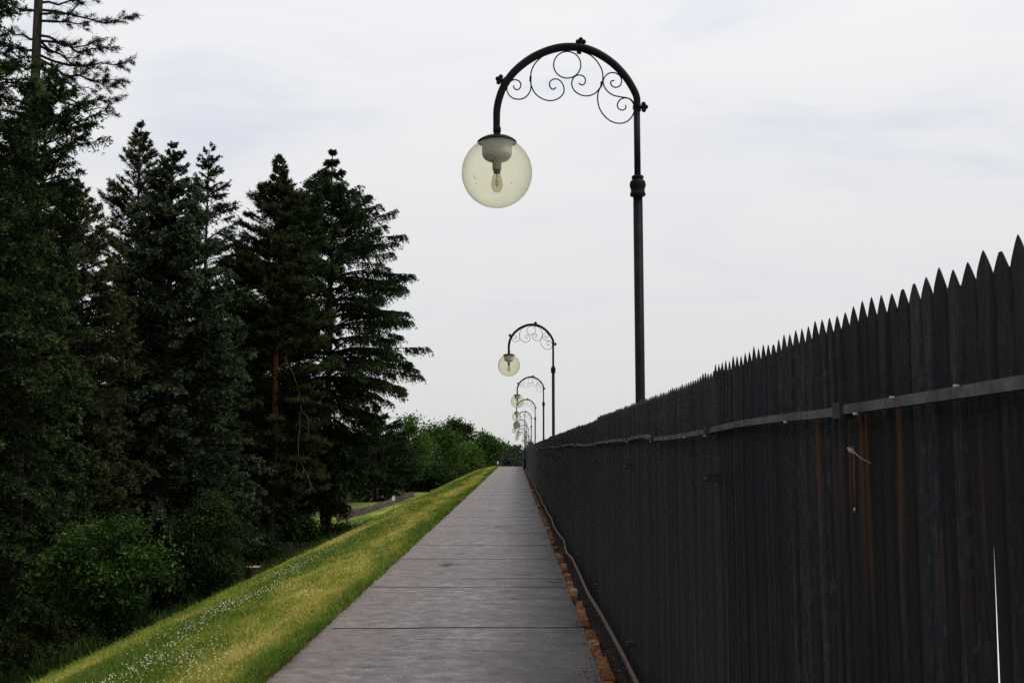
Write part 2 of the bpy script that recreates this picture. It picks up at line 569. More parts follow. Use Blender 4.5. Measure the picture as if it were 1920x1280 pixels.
def path_mat():
    m, t, b = new_mat('worn_grey_paving')
    tc = nn(t, 'ShaderNodeTexCoord')
    n1 = noise_node(t, 0.45, 5, 0.6)
    n2 = noise_node(t, 6.0, 7, 0.72, mapscale=(0.9, 1.1, 1))
    n3 = noise_node(t, 90, 4, 0.7)
    n4 = noise_node(t, 1.6, 6, 0.7, loc=(4, 7, 0), mapscale=(0.45, 1.2, 1))
    c = ramp(t, n2, [(0.34, (0.056, 0.046, 0.045)), (0.47, (0.110, 0.093, 0.094)), (0.56, (0.150, 0.127, 0.130)), (0.68, (0.245, 0.213, 0.219))])
    c = mixc(t, mth(t, 'MULTIPLY', ramp(t, n1, [(0.42, (0, 0, 0)), (0.60, (1, 1, 1))]), 0.30), c, (0.085, 0.072, 0.069))
    c = mixc(t, mth(t, 'MULTIPLY', ramp(t, n4, [(0.52, (0, 0, 0)), (0.66, (1, 1, 1))]), 0.55), c, (0.060, 0.050, 0.048))
    c = mixc(t, 0.75, c, ramp(t, n3, [(0.32, (0.38, 0.37, 0.36)), (0.52, (1, 1, 1)), (0.72, (1.4, 1.38, 1.36))]), 'MULTIPLY')
    # litter and rusty tan dust gathered along the grass edge; grime and the fence's soft shade painted dark along the kerb
    at_ = nn(t, 'ShaderNodeAttribute', attribute_name='tint')      # 0 at the grass edge .. 1 at the kerb
    n5 = noise_node(t, 1.3, 5, 0.65, loc=(2, 3, 0))
    dl = mth(t, 'SUBTRACT', 0.30, at_.outputs['Fac'])
    dl = mth(t, 'MULTIPLY', mth(t, 'ADD', dl, mth(t, 'MULTIPLY', mth(t, 'SUBTRACT', n5, 0.5), 0.9)), 2.2, True)
    c = mixc(t, mth(t, 'MULTIPLY', dl, 0.35), c, (0.20, 0.135, 0.095))
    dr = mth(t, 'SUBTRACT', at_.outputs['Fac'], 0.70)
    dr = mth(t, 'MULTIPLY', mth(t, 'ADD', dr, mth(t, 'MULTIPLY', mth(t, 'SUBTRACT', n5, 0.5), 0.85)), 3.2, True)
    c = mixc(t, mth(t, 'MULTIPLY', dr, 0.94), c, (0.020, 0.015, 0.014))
    n6 = noise_node(t, 2.2, 5, 0.7, loc=(6, 1, 0))
    de = mth(t, 'SUBTRACT', 0.035, at_.outputs['Fac'])
    de = mth(t, 'MULTIPLY', mth(t, 'ADD', de, mth(t, 'MULTIPLY', mth(t, 'SUBTRACT', n6, 0.45), 0.16)), 14.0, True)
    c = mixc(t, mth(t, 'MULTIPLY', de, 0.7), c, (0.050, 0.040, 0.030))
    t.links.new(c, b.inputs['Base Color'])
    spec(b, 0.42, 0.56)
    bump(t, b, mth(t, 'ADD', mth(t, 'MULTIPLY', n3, 0.5), n2), 0.5, 0.012)
    return m
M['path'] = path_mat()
def ground_mat():
    m, t, b = new_mat('turf_and_forest_floor')
    a = nn(t, 'ShaderNodeAttribute', attribute_name='tint')
    c = ramp(t, a.outputs['Fac'], GR_STOPS)
    n = noise_node(t, 12, 6, 0.7)
    c = mixc(t, 0.8, c, ramp(t, n, [(0.3, (0.35, 0.4, 0.4)), (0.7, (1, 1, 1))]), 'MULTIPLY')
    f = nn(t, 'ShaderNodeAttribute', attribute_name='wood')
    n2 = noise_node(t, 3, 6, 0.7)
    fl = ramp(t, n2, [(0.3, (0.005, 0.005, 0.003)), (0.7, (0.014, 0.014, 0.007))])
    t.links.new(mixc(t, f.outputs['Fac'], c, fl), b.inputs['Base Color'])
    spec(b, 0.1, 0.9)
    bump(t, b, n, 0.8, 0.05)
    return m
M['ground'] = ground_mat()
M['clover'] = plain('clover_white', (0.54, 0.49, 0.35), 0.8, 0.1, 0.25, 40)

# ------------------------------------------------------------------ terrain
XL, XR = -1.77, 0.606                        # edges of the path
XF = 0.82                                    # fence line
def bend(Y):
    Y = np.asarray(Y, dtype=float)
    return np.clip((Y - 138) / 20.0, 0, 2.2) ** 2
def crest(Y):
    Y = np.asarray(Y, dtype=float)
    u = np.clip(Y - 104, 0, None)
    return -np.where(u < 25, 0.0006 * u * u, 0.375 + 0.03 * (u - 25))
def ground_z(X, Y):
    X = np.asarray(X, dtype=float) - bend(Y)
    u = np.clip(XL - X, 0, None)
    a, u1 = 0.081, 3.35
    z = np.where(u < u1, -a * u * u, -a * u1 * u1 - 2 * a * u1 * (u - u1))
    base = -3.0 + 0.14 * (fnoise(X * 0.13 + 9, np.asarray(Y) * 0.13, 3) - 0.5) * 2
    k = 0.35                                  # soft toe
    z = np.log(np.exp(np.clip(z / k, -60, 60)) + np.exp(base / k)) * k - k * np.log(1 + np.exp(base / k))
    cr = np.maximum(crest(Y), -8.0)
    return z + cr
def grass_tint(X, Y):
    """0 lush green .. 1 dry straw, in streaks that run along the path."""
    X = np.asarray(X, dtype=float); Y = np.asarray(Y, dtype=float)
    s = fnoise(X * 1.5 + 3, Y * 0.22 + 5, 4)
    s2 = fnoise(X * 5 + 30, Y * 1.6 + 50, 3)
    u = XL - X + bend(Y)
    t = 0.38 + (s - 0.5) * 1.5 + (s2 - 0.5) * 0.6
    t = t + 0.30 * np.exp(-((u - 0.62 - 0.25 * (fnoise(Y * 0.2, Y * 0, 2) - 0.5)) / 0.27) ** 2)   # dry band
    t = t - 0.28 * np.exp(-(np.clip(u, 0, None) / 0.24) ** 2)                                       # lush fringe by the path
    t = t - 0.24 * np.exp(-((u - 1.45) / 0.32) ** 2)                                                # clover band
    t = t + 0.16 * np.exp(-((u - 2.15) / 0.3) ** 2) - 0.10 * np.clip(u - 2.6, 0, 1)
    return np.clip(t, 0, 1)

gx = np.unique(np.concatenate([-np.geomspace(12, 900, 34), np.arange(-12, -6, 0.3), np.arange(-6, -1.6, 0.09), np.arange(-1.6, 1.4, 0.3), np.geomspace(1.4, 900, 26)]))
gy = np.unique(np.concatenate([-np.geomspace(3, 300, 14), np.arange(-3, 6, 0.5), 6 * 1.018 ** np.arange(0, 285)]))
GX, GY = np.meshgrid(gx, gy)
GZ = ground_z(GX, GY)
nx, ny = len(gx), len(gy)
idx = np.arange(nx * ny).reshape(ny, nx)
quads = np.stack([idx[:-1, :-1], idx[:-1, 1:], idx[1:, 1:], idx[1:, :-1]], -1).reshape(-1, 4)
tint = grass_tint(GX, GY)
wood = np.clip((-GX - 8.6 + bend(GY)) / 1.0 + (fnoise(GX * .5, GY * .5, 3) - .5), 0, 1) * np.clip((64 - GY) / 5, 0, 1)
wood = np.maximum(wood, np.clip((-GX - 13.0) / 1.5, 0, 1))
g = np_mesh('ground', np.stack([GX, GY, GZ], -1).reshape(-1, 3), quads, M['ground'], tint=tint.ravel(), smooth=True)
a = g.data.attributes.new('wood', 'FLOAT', 'POINT')
a.data.foreach_set('value', wood.ravel().astype(np.float32))
tag(g, kind='structure')

# path: paving with real grooves at the joints
random.seed(3)
joints = [(7.05, 1), (9.82, 1), (12.66, 1), (13.5, .55), (15.95, 1), (18.23, 1), (20.9, .6), (23.0, 1), (25.9, 1), (28.4, 1), (32.7, 1), (35.6, 1)]
y_ = 39.0
while y_ < 118:
    joints.append((y_, 1))
    y_ += random.uniform(2.6, 3.4)
y_ = 4.2
while y_ > -12:
    joints.append((y_, 1)); y_ -= 2.9
pxs = np.linspace(XL, XR, 25)
rows, kinds = [], []
breaks = sorted(joints)
ys = list(np.arange(-14, 200, 0.55))
edge_l = lambda y: XL + 0.05 * (fnoise(y * 1.3, y * 0 + 2, 4) - 0.5) * 2
V, Fq, mi, tn = [], [], [], []
events = [(y, 0, 1) for y in ys if all(abs(y - j) > 0.12 for j, _ in joints)] + [(j, 1, w) for j, w in joints]
events.sort()
rowlist = []
for (y, isj, w) in events:
    wob = 0.05 * (fnoise(pxs * 1.4 + y * 3.1, pxs * 0 + y, 4) - 0.5) * 2
    if isj:
        hw = (0.017 + 0.0006 * max(y, 0)) * (0.7 + 0.6 * fnoise(pxs * 1.1 + y, pxs * 0 + 3 * y, 3))
        live = (pxs > XL + (1 - w) * (XR - XL)).astype(float)
        rowlist += [(y + wob - hw * live - 0.0005, 0 * pxs, 0), (y + wob, -0.018 * live, 1), (y + wob + hw * live + 0.0005, 0 * pxs, 1)]
    else:
        rowlist.append((y + 0 * pxs, 0 * pxs, 0))
for (yy, dz, k) in rowlist:
    el = edge_l(yy) + 0.03 * (fnoise(yy * 6.0, yy * 0 + 7, 3) - 0.5)
    xx = pxs + (el - XL) * (1 - np.linspace(0, 1, 25)) ** 3 + bend(yy)
    # fine sag and heave between the slabs, so the surface is not dead flat
    hv = 0.012 * (fnoise(xx * 0.7 + 5, yy * 0.35, 3) - 0.5) * 2
    zz = crest(yy) + 0.016 + dz + hv
    V.append(np.stack([xx, yy, zz], -1))
    tn.append(np.linspace(0, 1, 25))
n_r = len(V)
V = np.concatenate(V)
ii = np.arange(n_r * 25).reshape(n_r, 25)
Q = np.stack([ii[:-1, :-1], ii[:-1, 1:], ii[1:, 1:], ii[1:, :-1]], -1)
mi = np.zeros((n_r - 1, 24), dtype=int)
for r_ in range(n_r - 1):
    if rowlist[r_ + 1][2] == 1:
        d = np.abs(V[ii[r_ + 1, :-1], 2] - V[ii[r_, :-1], 2])
        mi[r_] = (d > 0.008).astype(int)
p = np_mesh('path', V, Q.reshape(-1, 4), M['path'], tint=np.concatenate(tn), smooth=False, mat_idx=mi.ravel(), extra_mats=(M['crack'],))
tag(p, kind='structure')

def path_z(x, y):
    return crest(y) + 0.016 + 0.012 * (fnoise(np.asarray(x) * 0.7 + 5, np.asarray(y) * 0.35, 3) - 0.5) * 2
def cracks():
    r = np.random.default_rng(41)
    V, Fq = [], []
    def ribbon(x, y, w):
        n = len(x)
        b = len(V)
        yy0, yy1 = y - w, y + w
        for i in range(n):
            V.append((x[i], yy0[i], float(path_z(x[i], yy0[i])) + 0.004))
            V.append((x[i], yy1[i], float(path_z(x[i], yy1[i])) + 0.004))
        for i in range(n - 1):
            Fq.append((b + 2 * i, b + 2 * i + 2, b + 2 * i + 3, b + 2 * i + 1))
    for k in range(46):
        y0 = 8.0 * (110 / 8.0) ** r.random()
        x0 = XL + 0.1 + r.random() * 1.6
        x1 = min(XR - 0.08, x0 + r.uniform(0.25, 1.2))
        x = np.linspace(x0, x1, 26)
        y = y0 + 0.25 * (fnoise(x * 1.7 + k, x * 0 + k, 5) - 0.5) * (1 + y0 * 0.02)
        w = (0.0025 + 0.00022 * y0) * np.sin(np.linspace(0.05, math.pi - 0.05, 26)) * (0.4 + 1.2 * r.random(26))
        ribbon(x, y, w)
    for (px, py, hw, sp) in ((838, 1056, 0.16, 0.5), (1052, 1008, 0.3, 1.2), (1100, 1086, 0.3, 0.3), (950, 988, 0.3, 0.7)):
        d = 3200 / (py - HOR)
        cx = (px - VPX) / F * d
        for j in range(7):
            x0 = cx + r.normal(0, hw * 0.5)
            x = np.linspace(x0 - hw * r.uniform(.2, .7), x0 + hw * r.uniform(.2, .7), 14)
            x = x[x < XR - 0.03]
            if len(x) < 4: continue
            y = d + r.normal(0, sp * 0.25) + 0.3 * sp * (fnoise(x * 4 + j, x * 0 + j * 3, 4) - 0.5)
            ribbon(x, y, (0.012 + 0.02 * sp * r.random()) * np.sin(np.linspace(0.05, math.pi - 0.05, len(x))))
    return np_mesh('path_cracks', V, Fq, M['crack'])
tag(cracks(), kind='structure')

def strip(name, x0, x1, z, mat, y0=-14, y1=200, step=1.0):
    yy = np.arange(y0, y1, step)
    A = np.stack([x0 + bend(yy), yy, crest(yy) + z], -1)
    B = np.stack([x1 + bend(yy), yy, crest(yy) + z], -1)
    V = np.concatenate([A, B])
    n = len(yy)
    i = np.arange(n - 1)
    return tag(np_mesh(name, V, np.stack([i, i + n, i + n + 1, i + 1], -1), mat), kind='structure')
strip('soil_strip', XR - 0.02, 1.05, 0.006, M['soil'])
strip('concrete_apron', 1.05, 14.0, 0.010, M['concrete'])

# ------------------------------------------------------------------ grass and clover on the bank
rng = np.random.default_rng(11)
def blades(n, x0, x1, y0, y1, h, wmin, seed, dens=None):
    r = np.random.default_rng(seed)
    Y = 1 / (1 / y0 + r.random(n) * (1 / y1 - 1 / y0))         # denser near the camera
    X = x0 + (x1 - x0) * r.random(n)
    u = XL - X
    keep = r.random(n) < np.clip(0.25 + fnoise(X * 3, Y * 1.2, 3) * 1.3, 0, 1)
    X, Y = X[keep], Y[keep]
    X = X + bend(Y)
    n = len(X)
    Z = ground_z(X, Y)
    t = np.clip(grass_tint(X, Y) + r.normal(0, 0.13, n), 0, 1)
    H = h * (0.55 + 0.9 * r.random(n)) * (1.15 - 0.45 * t) * (1 + 0.004 * Y)
    H *= 0.6 + 0.8 * fnoise(X * 2.2 + 8, Y * 0.9, 3)
    w = np.maximum(wmin, 0.00042 * Y) * (0.7 + 0.6 * r.random(n))
    az = r.random(n) * 2 * np.pi
    lean = r.normal(0, 0.55, (n, 2)) * H[:, None]
    dx, dy = np.cos(az) * w, np.sin(az) * w
    P = np.stack([X, Y, Z - 0.004], -1)
    D = np.stack([dx, dy, 0 * dx], -1)
    mid = P + np.stack([lean[:, 0] * 0.3, lean[:, 1] * 0.3, H * 0.6], -1)
    T = P + np.stack([lean[:, 0], lean[:, 1], H], -1)
    V = np.stack([P - D, P + D, mid + D * 0.7, mid - D * 0.7, T], 1).reshape(-1, 3)
    b = np.arange(n)[:, None] * 5
    F1 = np.concatenate([b + np.array([0, 1, 2]), b + np.array([0, 2, 3]), b + np.array([3, 2, 4])])
    tt = np.repeat(t, 5)
    return V, F1, tt
parts = [blades(5200, -6.0, XL + 0.02, 6.4, 70, 0.080, 0.0032, 9), blades(150000, -6.4, XL + 0.02, 6.4, 20, 0.040, 0.0026, 1), blades(90000, -6.4, XL + 0.02, 18, 60, 0.042, 0.003, 2), blades(30000, -6.4, XL + 0.02, 55, 122, 0.06, 0.003, 4),
         blades(14000, XL - 0.10, XL + 0.05, 6.4, 60, 0.075, 0.003, 5)]
Vs, Fs, Ts, off = [], [], [], 0
for v, f, t in parts:
    Vs.append(v); Fs.append(f + off); Ts.append(t); off += len(v)
tag(np_mesh('grass', np.concatenate(Vs), np.concatenate(Fs), M['grass'], tint=np.concatenate(Ts)), label='short grass with dry straw patches covering the bank', cat='grass', kind='stuff')

def clover():
    r = np.random.default_rng(21)
    n = 70000
    Y = 1 / (1 / 6.5 + r.random(n) * (1 / 110 - 1 / 6.5))
    u = r.random(n) * 3.9
    X = XL - u
    pat = fnoise(X * 1.1 + 40, Y * 0.35 + 12, 4)
    p = 0.95 * np.exp(-((u - 1.50 - 0.4 * (fnoise(Y * 0.15, Y * 0 + 3, 3) - 0.5)) / 0.27) ** 2) * np.clip((pat - 0.38) * 5, 0, 1)
    p += 0.55 * np.exp(-((u - 0.80) / 0.35) ** 2) * np.clip((pat - 0.56) * 7, 0, 1)
    p += 0.30 * np.exp(-((u - 2.3) / 0.5) ** 2) * np.clip((pat - 0.52) * 6, 0, 1)
    keep = r.random(n) < p * 0.42
    X, Y = X[keep], Y[keep]
    n = len(X)
    Z = ground_z(X, Y) + 0.032 + 0.022 * r.random(n)
    rad = (0.0032 + 0.0034 * r.random(n)) * (1 + 0.010 * np.minimum(Y, 60))
    ico = np.array([[0, 0, 1], [.89, 0, .45], [.28, .85, .45], [-.72, .53, .45], [-.72, -.53, .45], [.28, -.85, .45], [.72, .53, -.45], [-.28, .85, -.45], [-.89, 0, -.45], [-.28, -.85, -.45], [.72, -.53, -.45], [0, 0, -1]])
    fc = np.array([[0,1,2],[0,2,3],[0,3,4],[0,4,5],[0,5,1],[1,6,2],[2,7,3],[3,8,4],[4,9,5],[5,10,1],[2,6,7],[3,7,8],[4,8,9],[5,9,10],[1,10,6],[11,7,6],[11,8,7],[11,9,8],[11,10,9],[11,6,10]])
    P = np.stack([X, Y, Z], -1)
    V = (P[:, None, :] + ico[None] * rad[:, None, None] * np.array([1, 1, 0.85])).reshape(-1, 3)
    Fc = (np.arange(n)[:, None, None] * 12 + fc[None]).reshape(-1, 3)
    return np_mesh('clover_flowers', V, Fc, M['clover'])
tag(clover(), label='white clover flowers scattered through the grass bank', cat='clover', kind='stuff')

def weeds():
    """Tall rank growth at the shaded foot of the bank."""
    r = np.random.default_rng(31)
    n = 26000
    Y = 1 / (1 / 9.0 + r.random(n) * (1 / 66 - 1 / 9.0))
    X = -7.6 - 3.2 * r.random(n) ** 1.2
    keep = r.random(n) < np.clip((fnoise(X * 1.2, Y * 0.6, 3) - 0.3) * 3, 0, 1)
    X, Y = X[keep], Y[keep]
    n = len(X)
    Z = ground_z(X, Y)
    H = 0.20 + 0.45 * r.random(n) * fnoise(X + 5, Y * .5, 2)
    az = r.random(n) * 6.28
    w = 0.012 + 0.0004 * Y
    D = np.stack([np.cos(az) * w, np.sin(az) * w, 0 * az], -1)
    P = np.stack([X, Y, Z], -1)
    T = P + np.stack([r.normal(0, .3, n) * H, r.normal(0, .3, n) * H, H], -1)
    V = np.stack([P - D * .4, P + D * .4, (P + T) / 2 + D, T], 1).reshape(-1, 3)
    b = np.arange(n)[:, None] * 4
    return np_mesh('weeds', V, np.concatenate([b + np.array([0, 1, 2]), b + np.array([0, 2, 3])]), M['weed'], tint=np.repeat(r.random(n), 4))
tag(weeds(), label='rank tall weeds along the shaded foot of the bank', cat='weeds', kind='stuff')

# ------------------------------------------------------------------ fence
fence = empty('corrugated_fence', (XF, 0, 0), label='long black corrugated metal fence with spiked top beside the path', cat='fence')
PER = 0.0653
PAN = 3.2
rf = np.random.default_rng(5)
k_pan = -1
Y0 = 1.11 - PAN
panel_edges = []
slits = [(1.835, 1.565, 0.026), (1.975, 1.32, 0.032)]        # (Y, height where it starts, widening per metre down)
while Y0 < 172:
    npk = 49
    nc = 12 if Y0 < 8 else (8 if Y0 < 25 else 4)
    cols = np.arange(npk * nc + 1) / nc
    yloc = cols * PER * (PAN + 0.07) / (npk * PER)
    f = cols - np.floor(cols)
    pk = np.minimum(np.floor(cols).astype(int), npk - 1)
    spk = (0.040 + 0.009 * rf.random(npk)) * (1.0 if Y0 < 4.2 else 0.75)
    dzp = rf.normal(0, 0.004, npk)
    shp = 1 - np.abs(2 * f - 1) ** 1.2
    dpan = rf.normal(0, 0.005) if Y0 > 4 else 0.0
    slope = rf.normal(0, 0.004)
    t = cols / npk
    zv = 1.905 + dpan + slope * (t - 0.5) + 0.010 * np.sin(np.pi * t) * rf.uniform(-1, 1) - (0.005 if Y0 > 4.2 else 0)
    amp = 0.0075
    d_edge = np.minimum(f, 1 - f)
    ro, tl = rf.normal(0, 0.0022, npk), rf.normal(0, 0.0030, npk)
    xw = (amp * np.clip(1 - d_edge / 0.14, 0, 1) + ro[pk] * np.clip(d_edge / 0.05, 0, 1) + (f - 0.5) * tl[pk]) * (1.0 if Y0 < 1.3 else 0.22)
    tone = np.clip(rf.normal(0.5, 0.24 if Y0 < 4 else 0.14, npk), 0, 1)[pk]
    chip = np.where(rf.random(npk) < 0.10, rf.uniform(0.82, 0.95, npk), 1.0)
    ztop = zv + dzp[pk] * (shp > 0.02) + spk[pk] * np.minimum(shp, chip[pk])
    bow = 0.016 * np.sin(np.pi * t) * rf.uniform(-0.6, 1) + 0.016 * (0.5 - t)
    ybase = Y0 + yloc
    if Y0 > 60:
        zr = [-0.05, 1.7]
    else:
        zr = [-0.05, 0.35, 0.8, 1.2, 1.6, 1.78] if Y0 > 1.5 else [-0.05, 0.6, 1.0, 1.18, 1.25, 1.32, 1.44, 1.565, 1.64, 1.78]
    Vp = []
    for z in zr:
        wv = 0.006 * (fnoise(ybase * 1.5 + 11, ybase * 0 + z * 1.3, 3) - 0.5) * 2
        Vp.append(np.stack([xw + bow + wv, yloc, np.full_like(yloc, z)], -1))
    Vp.append(np.stack([xw * 0.9 + bow, yloc, np.minimum(zv - 0.06, ztop - 0.02)], -1))
    Vp.append(np.stack([xw * 0.45 + bow, yloc, np.minimum(zv - 0.008, ztop - 0.004)], -1))
    Vp.append(np.stack([xw * 0.05 + bow, yloc, ztop], -1))
    nr, m_ = len(Vp), len(cols)
    Vp = np.stack(Vp)                                          # rows, cols, 3
    cut = []
    for (ys_, zs_, wd) in slits:
        if Y0 < ys_ < Y0 + PAN:
            c0 = int((round((ys_ - Y0) / PER - 0.5) + 0.5) * nc)
            cut.append((c0, zs_, wd))
    Vf = Vp.reshape(-1, 3).copy()
    ids = np.arange(nr * m_).reshape(nr, m_)
    tonev = np.tile(tone, nr)
    if cut:
        # the sheet is split below the slit's head: duplicate that column and pull the lips apart
        extra = []
        faces = []
        dupmap = {}
        for c0, zs_, wd in cut:
            for r_ in range(nr):
                gap = wd * max(0.0, zs_ - Vp[r_, c0, 2])
                if gap > 1e-4:
                    q = Vp[r_, c0].copy()
                    q[1] += gap
                    dupmap[(r_, c0)] = len(Vf) + len(extra)
                    extra.append(q)
                    for c in range(c0 + 1, min(c0 + 24, m_)):
                        Vf[ids[r_, c], 1] += gap * (1 - (c - c0) / 24)
        for r_ in range(nr - 1):
            for c in range(m_ - 1):
                a_, d_ = ids[r_, c], ids[r_ + 1, c]
                a_ = dupmap.get((r_, c), a_); d_ = dupmap.get((r_ + 1, c), d_)
                faces.append((a_, ids[r_, c + 1], ids[r_ + 1, c + 1], d_))
        Vf = np.concatenate([Vf, np.array(extra)])
        tonev = np.concatenate([tonev, np.full(len(extra), 0.5)])
        Q = np.array(faces)
    else:
        Q = np.stack([ids[:-1, :-1], ids[:-1, 1:], ids[1:, 1:], ids[1:, :-1]], -1).reshape(-1, 4)
    mid = Y0 + PAN / 2
    bx = float(bend(mid))
    Vf = Vf.copy()
    Vf[:, 0] += bend(Y0 + Vf[:, 1]) - bx
    o = np_mesh('panel', Vf - np.array([0, PAN / 2, 0]), Q, M['fence'], fence, smooth=False, tint=tonev)
    o.location = (bx, mid, float(crest(mid)))
    sol = o.modifiers.new('thickness', 'SOLIDIFY')
    sol.thickness = 0.0015 if Y0 < 4 else 0.004
    sol.offset = 1
    panel_edges.append(Y0)
    k_pan += 1
    Y0 += PAN

# posts behind the joints of the sheets
for pe in panel_edges:
    if pe > 150: break
    mb = MB()
    mb.box((0.052 + float(bend(pe)), pe + 0.075, 0.88 + float(crest(pe))), (0.078, 0.13, 1.94))
    mb.build('post', M['bracket'], fence)

# top rail: sagging lengths of square tube, with sleeves where two lengths meet
rr = random.Random(9)
rail_pts = [(-2.0, 1.715), (0.6, 1.712), (1.4, 1.707), (1.97, 1.702), (2.55, 1.697)]
segs = [rail_pts, [(2.60, 1.694), (2.75, 1.6945), (3.2, 1.696), (3.8, 1.693), (4.34, 1.682)], [(4.40, 1.679), (5.2, 1.669), (6.1, 1.666)], [(6.15, 1.672), (6.6, 1.690), (7.1, 1.688), (7.5, 1.678)]]
y_ = 7.6
z_ = 1.68
while y_ < 168:
    L = rr.choice([1.6, 3.2, 3.2])
    n_ = 4
    a_ = rr.uniform(-0.012, 0.012)
    z2 = 1.682 + rr.uniform(-0.014, 0.014)
    segs.append([(y_ + L * i / n_, z_ + (z2 - z_) * i / n_ + a_ * math.sin(math.pi * i / n_)) for i in range(n_ + 1)])
    y_ += L + 0.03
    z_ = z2 + rr.uniform(-0.008, 0.008)
for sg in segs:
    mb = MB()
    P = [Vector((-0.034 + float(bend(y)) + rr.uniform(-0.004, 0.004), y, z + float(crest(y)))) for y, z in sg]
    mb.tube(catmull(P, 4), 0.0152, 4, square=True)
    mb.build('top_rail', M['rail'], fence)
for sg in segs[:-1]:
    y, z = sg[-1]
    if y > 70: break
    mb = MB()
    mb.box((-0.035 + float(bend(y)), y + 0.012, z - 0.001 + float(crest(y))), (0.038, 0.055, 0.038))
    mb.build('rail_sleeve', M['bracket'], fence)
for i, (y, z) in enumerate([(1.86, 1.712), (2.18, 1.708), (2.42, 1.683), (3.05, 1.681), (4.36, 1.66), (4.9, 1.662), (6.12, 1.652), (7.42, 1.662), (9.1, 1.668), (10.6, 1.664), (12.1, 1.668), (14.0, 1.664), (17.5, 1.667)]):
    mb = MB()
    mb.lathe([(0.0, -0.006), (0.0032, -0.005), (0.0032, 0.004)], (0, 0, 0), 10)
    b_ = mb.build('bolt', M['bolt'], fence)
    b_.rotation_euler = (0, math.pi / 2, 0)
    b_.location = (-0.053, y, z)

# low rail just above the kerb: short kinked lengths
lr = random.Random(4)
y_, px_, pz_ = -2.0, -0.065, 0.155
pts = []
while y_ < 165:
    pts.append((y_, px_, pz_))
    y_ += lr.choice([0.8, 1.1, 1.6, 1.6])
    px_ = -0.062 + lr.uniform(-0.034, 0.026)
    pz_ = 0.150 + lr.uniform(-0.034, 0.034)
for i in range(0, len(pts) - 1, 2):
    mb = MB()
    P = [Vector((x + float(bend(y)), y, z + float(crest(y)))) for y, x, z in pts[i:i + 3]]
    mb.tube(P, 0.0155, 4, square=True)
    mb.build('low_rail', M['low_rail'], fence)
for pe in panel_edges[1:14]:
    for z, s in ((1.49, 0.034), (0.27, 0.036)):
        mb = MB()
        mb.box((-0.028, pe + 0.03, z), (0.036, 0.022, s))
        mb.box((-0.036, pe + 0.03, z + s * 0.5), (0.052, 0.03, 0.008))
        mb.tube([(-0.036, pe + 0.03, z - 0.005), (-0.064, pe + 0.03, z - 0.005)], 0.007, 8)
        mb.build('bracket', M['bracket'], fence)
# rusty strap and hook with pale fluff on the nearest long panel
mb = MB()
hp = at(1593, 838, 2.56)
mb.tube([(-0.014, 2.555, 1.605), (-0.0165, 2.556, 1.54), (-0.0135, 2.555, 1.455)], [0.0035, 0.0045, 0.002], 6)
mb.build('rust_strap', M['rust'], fence)
mb = MB()
mb.tube([(-0.01, 2.57, 1.607), (-0.03, 2.55, 1.606), (-0.036, 2.52, 1.600), (-0.03, 2.50, 1.594)], [0.004, 0.004, 0.004, 0.003], 6)
mb.ball((-0.034, 2.512, 1.602), 0.004, s=(1, 1.6, 1.2))
mb.tube([(-0.034, 2.512, 1.602), (-0.03, 2.47, 1.585), (-0.015, 2.44, 1.572)], 0.0012, 4)
mb.ball((-0.020, 2.553, 1.462), 0.0035, s=(1, 1, 1.6))
mb.build('hook', M['web'], fence)

# ------------------------------------------------------------------ brick edging between path and fence
def brick_geo(r, y, L, V, Fq, tn):
    h = r.uniform(0.040, 0.058)
    w = r.uniform(0.070, 0.082)
    x0 = XR - 0.004 + r.uniform(-0.014, 0.013) + float(bend(y))
    rz = r.uniform(-0.025, 0.025)
    c = min(1, max(0, r.gauss(0.45, 0.24)))
    tilt = r.uniform(-0.05, 0.05)
    h *= r.choice([1, 1, 1, 0.75, 0.6, 1.15])
    nx_, ny_, nz_ = 5, 9, 3
    us = (-1, -0.86, 0, 0.86, 1)
    vs_ = (-1, -0.95, -0.6, -0.25, 0.1, 0.4, 0.7, 0.95, 1)
    zs_ = (0, 0.84, 1)
    pts = {}
    def vid(i, j, k):
        if (i, j, k) not in pts:
            u, v, ww = us[i], vs_[j], zs_[k]
            s = 1.0
            if k == 2 and (i in (0, 4)): u *= 0.95
            if k == 2 and (j in (0, 8)): v *= 0.985
            X_ = u * w / 2; Y_ = v * L / 2
            dz = -0.006 * (k == 2 and (i in (0, 4) or j in (0, 8))) + r.uniform(-0.0025, 0.0025) * (k > 0)
            if r.random() < 0.14 and k == 2: dz -= r.uniform(0.006, 0.02)
            X_ += r.uniform(-0.0025, 0.0025)
            pts[(i, j, k)] = len(V)
            V.append((x0 + w / 2 + X_ * math.cos(rz) - Y_ * math.sin(rz), y + L / 2 + X_ * math.sin(rz) + Y_ * math.cos(rz), ww * h + dz + Y_ * tilt + float(crest(y)) + 0.004))
            tn.append(c + r.uniform(-0.10, 0.10))
        return pts[(i, j, k)]
    for j in range(ny_ - 1):
        for i in range(nx_ - 1):
            Fq.append((vid(i, j, 2), vid(i + 1, j, 2), vid(i + 1, j + 1, 2), vid(i, j + 1, 2)))
        for k in range(nz_ - 1):
            Fq.append((vid(0, j, k), vid(0, j, k + 1), vid(0, j + 1, k + 1), vid(0, j + 1, k)))
            Fq.append((vid(nx_ - 1, j, k), vid(nx_ - 1, j + 1, k), vid(nx_ - 1, j + 1, k + 1), vid(nx_ - 1, j, k + 1)))
    for i in range(nx_ - 1):
        for k in range(nz_ - 1):
            Fq.append((vid(i, 0, k), vid(i + 1, 0, k), vid(i + 1, 0, k + 1), vid(i, 0, k + 1)))
            Fq.append((vid(i, ny_ - 1, k), vid(i, ny_ - 1, k + 1), vid(i + 1, ny_ - 1, k + 1), vid(i + 1, ny_ - 1, k)))
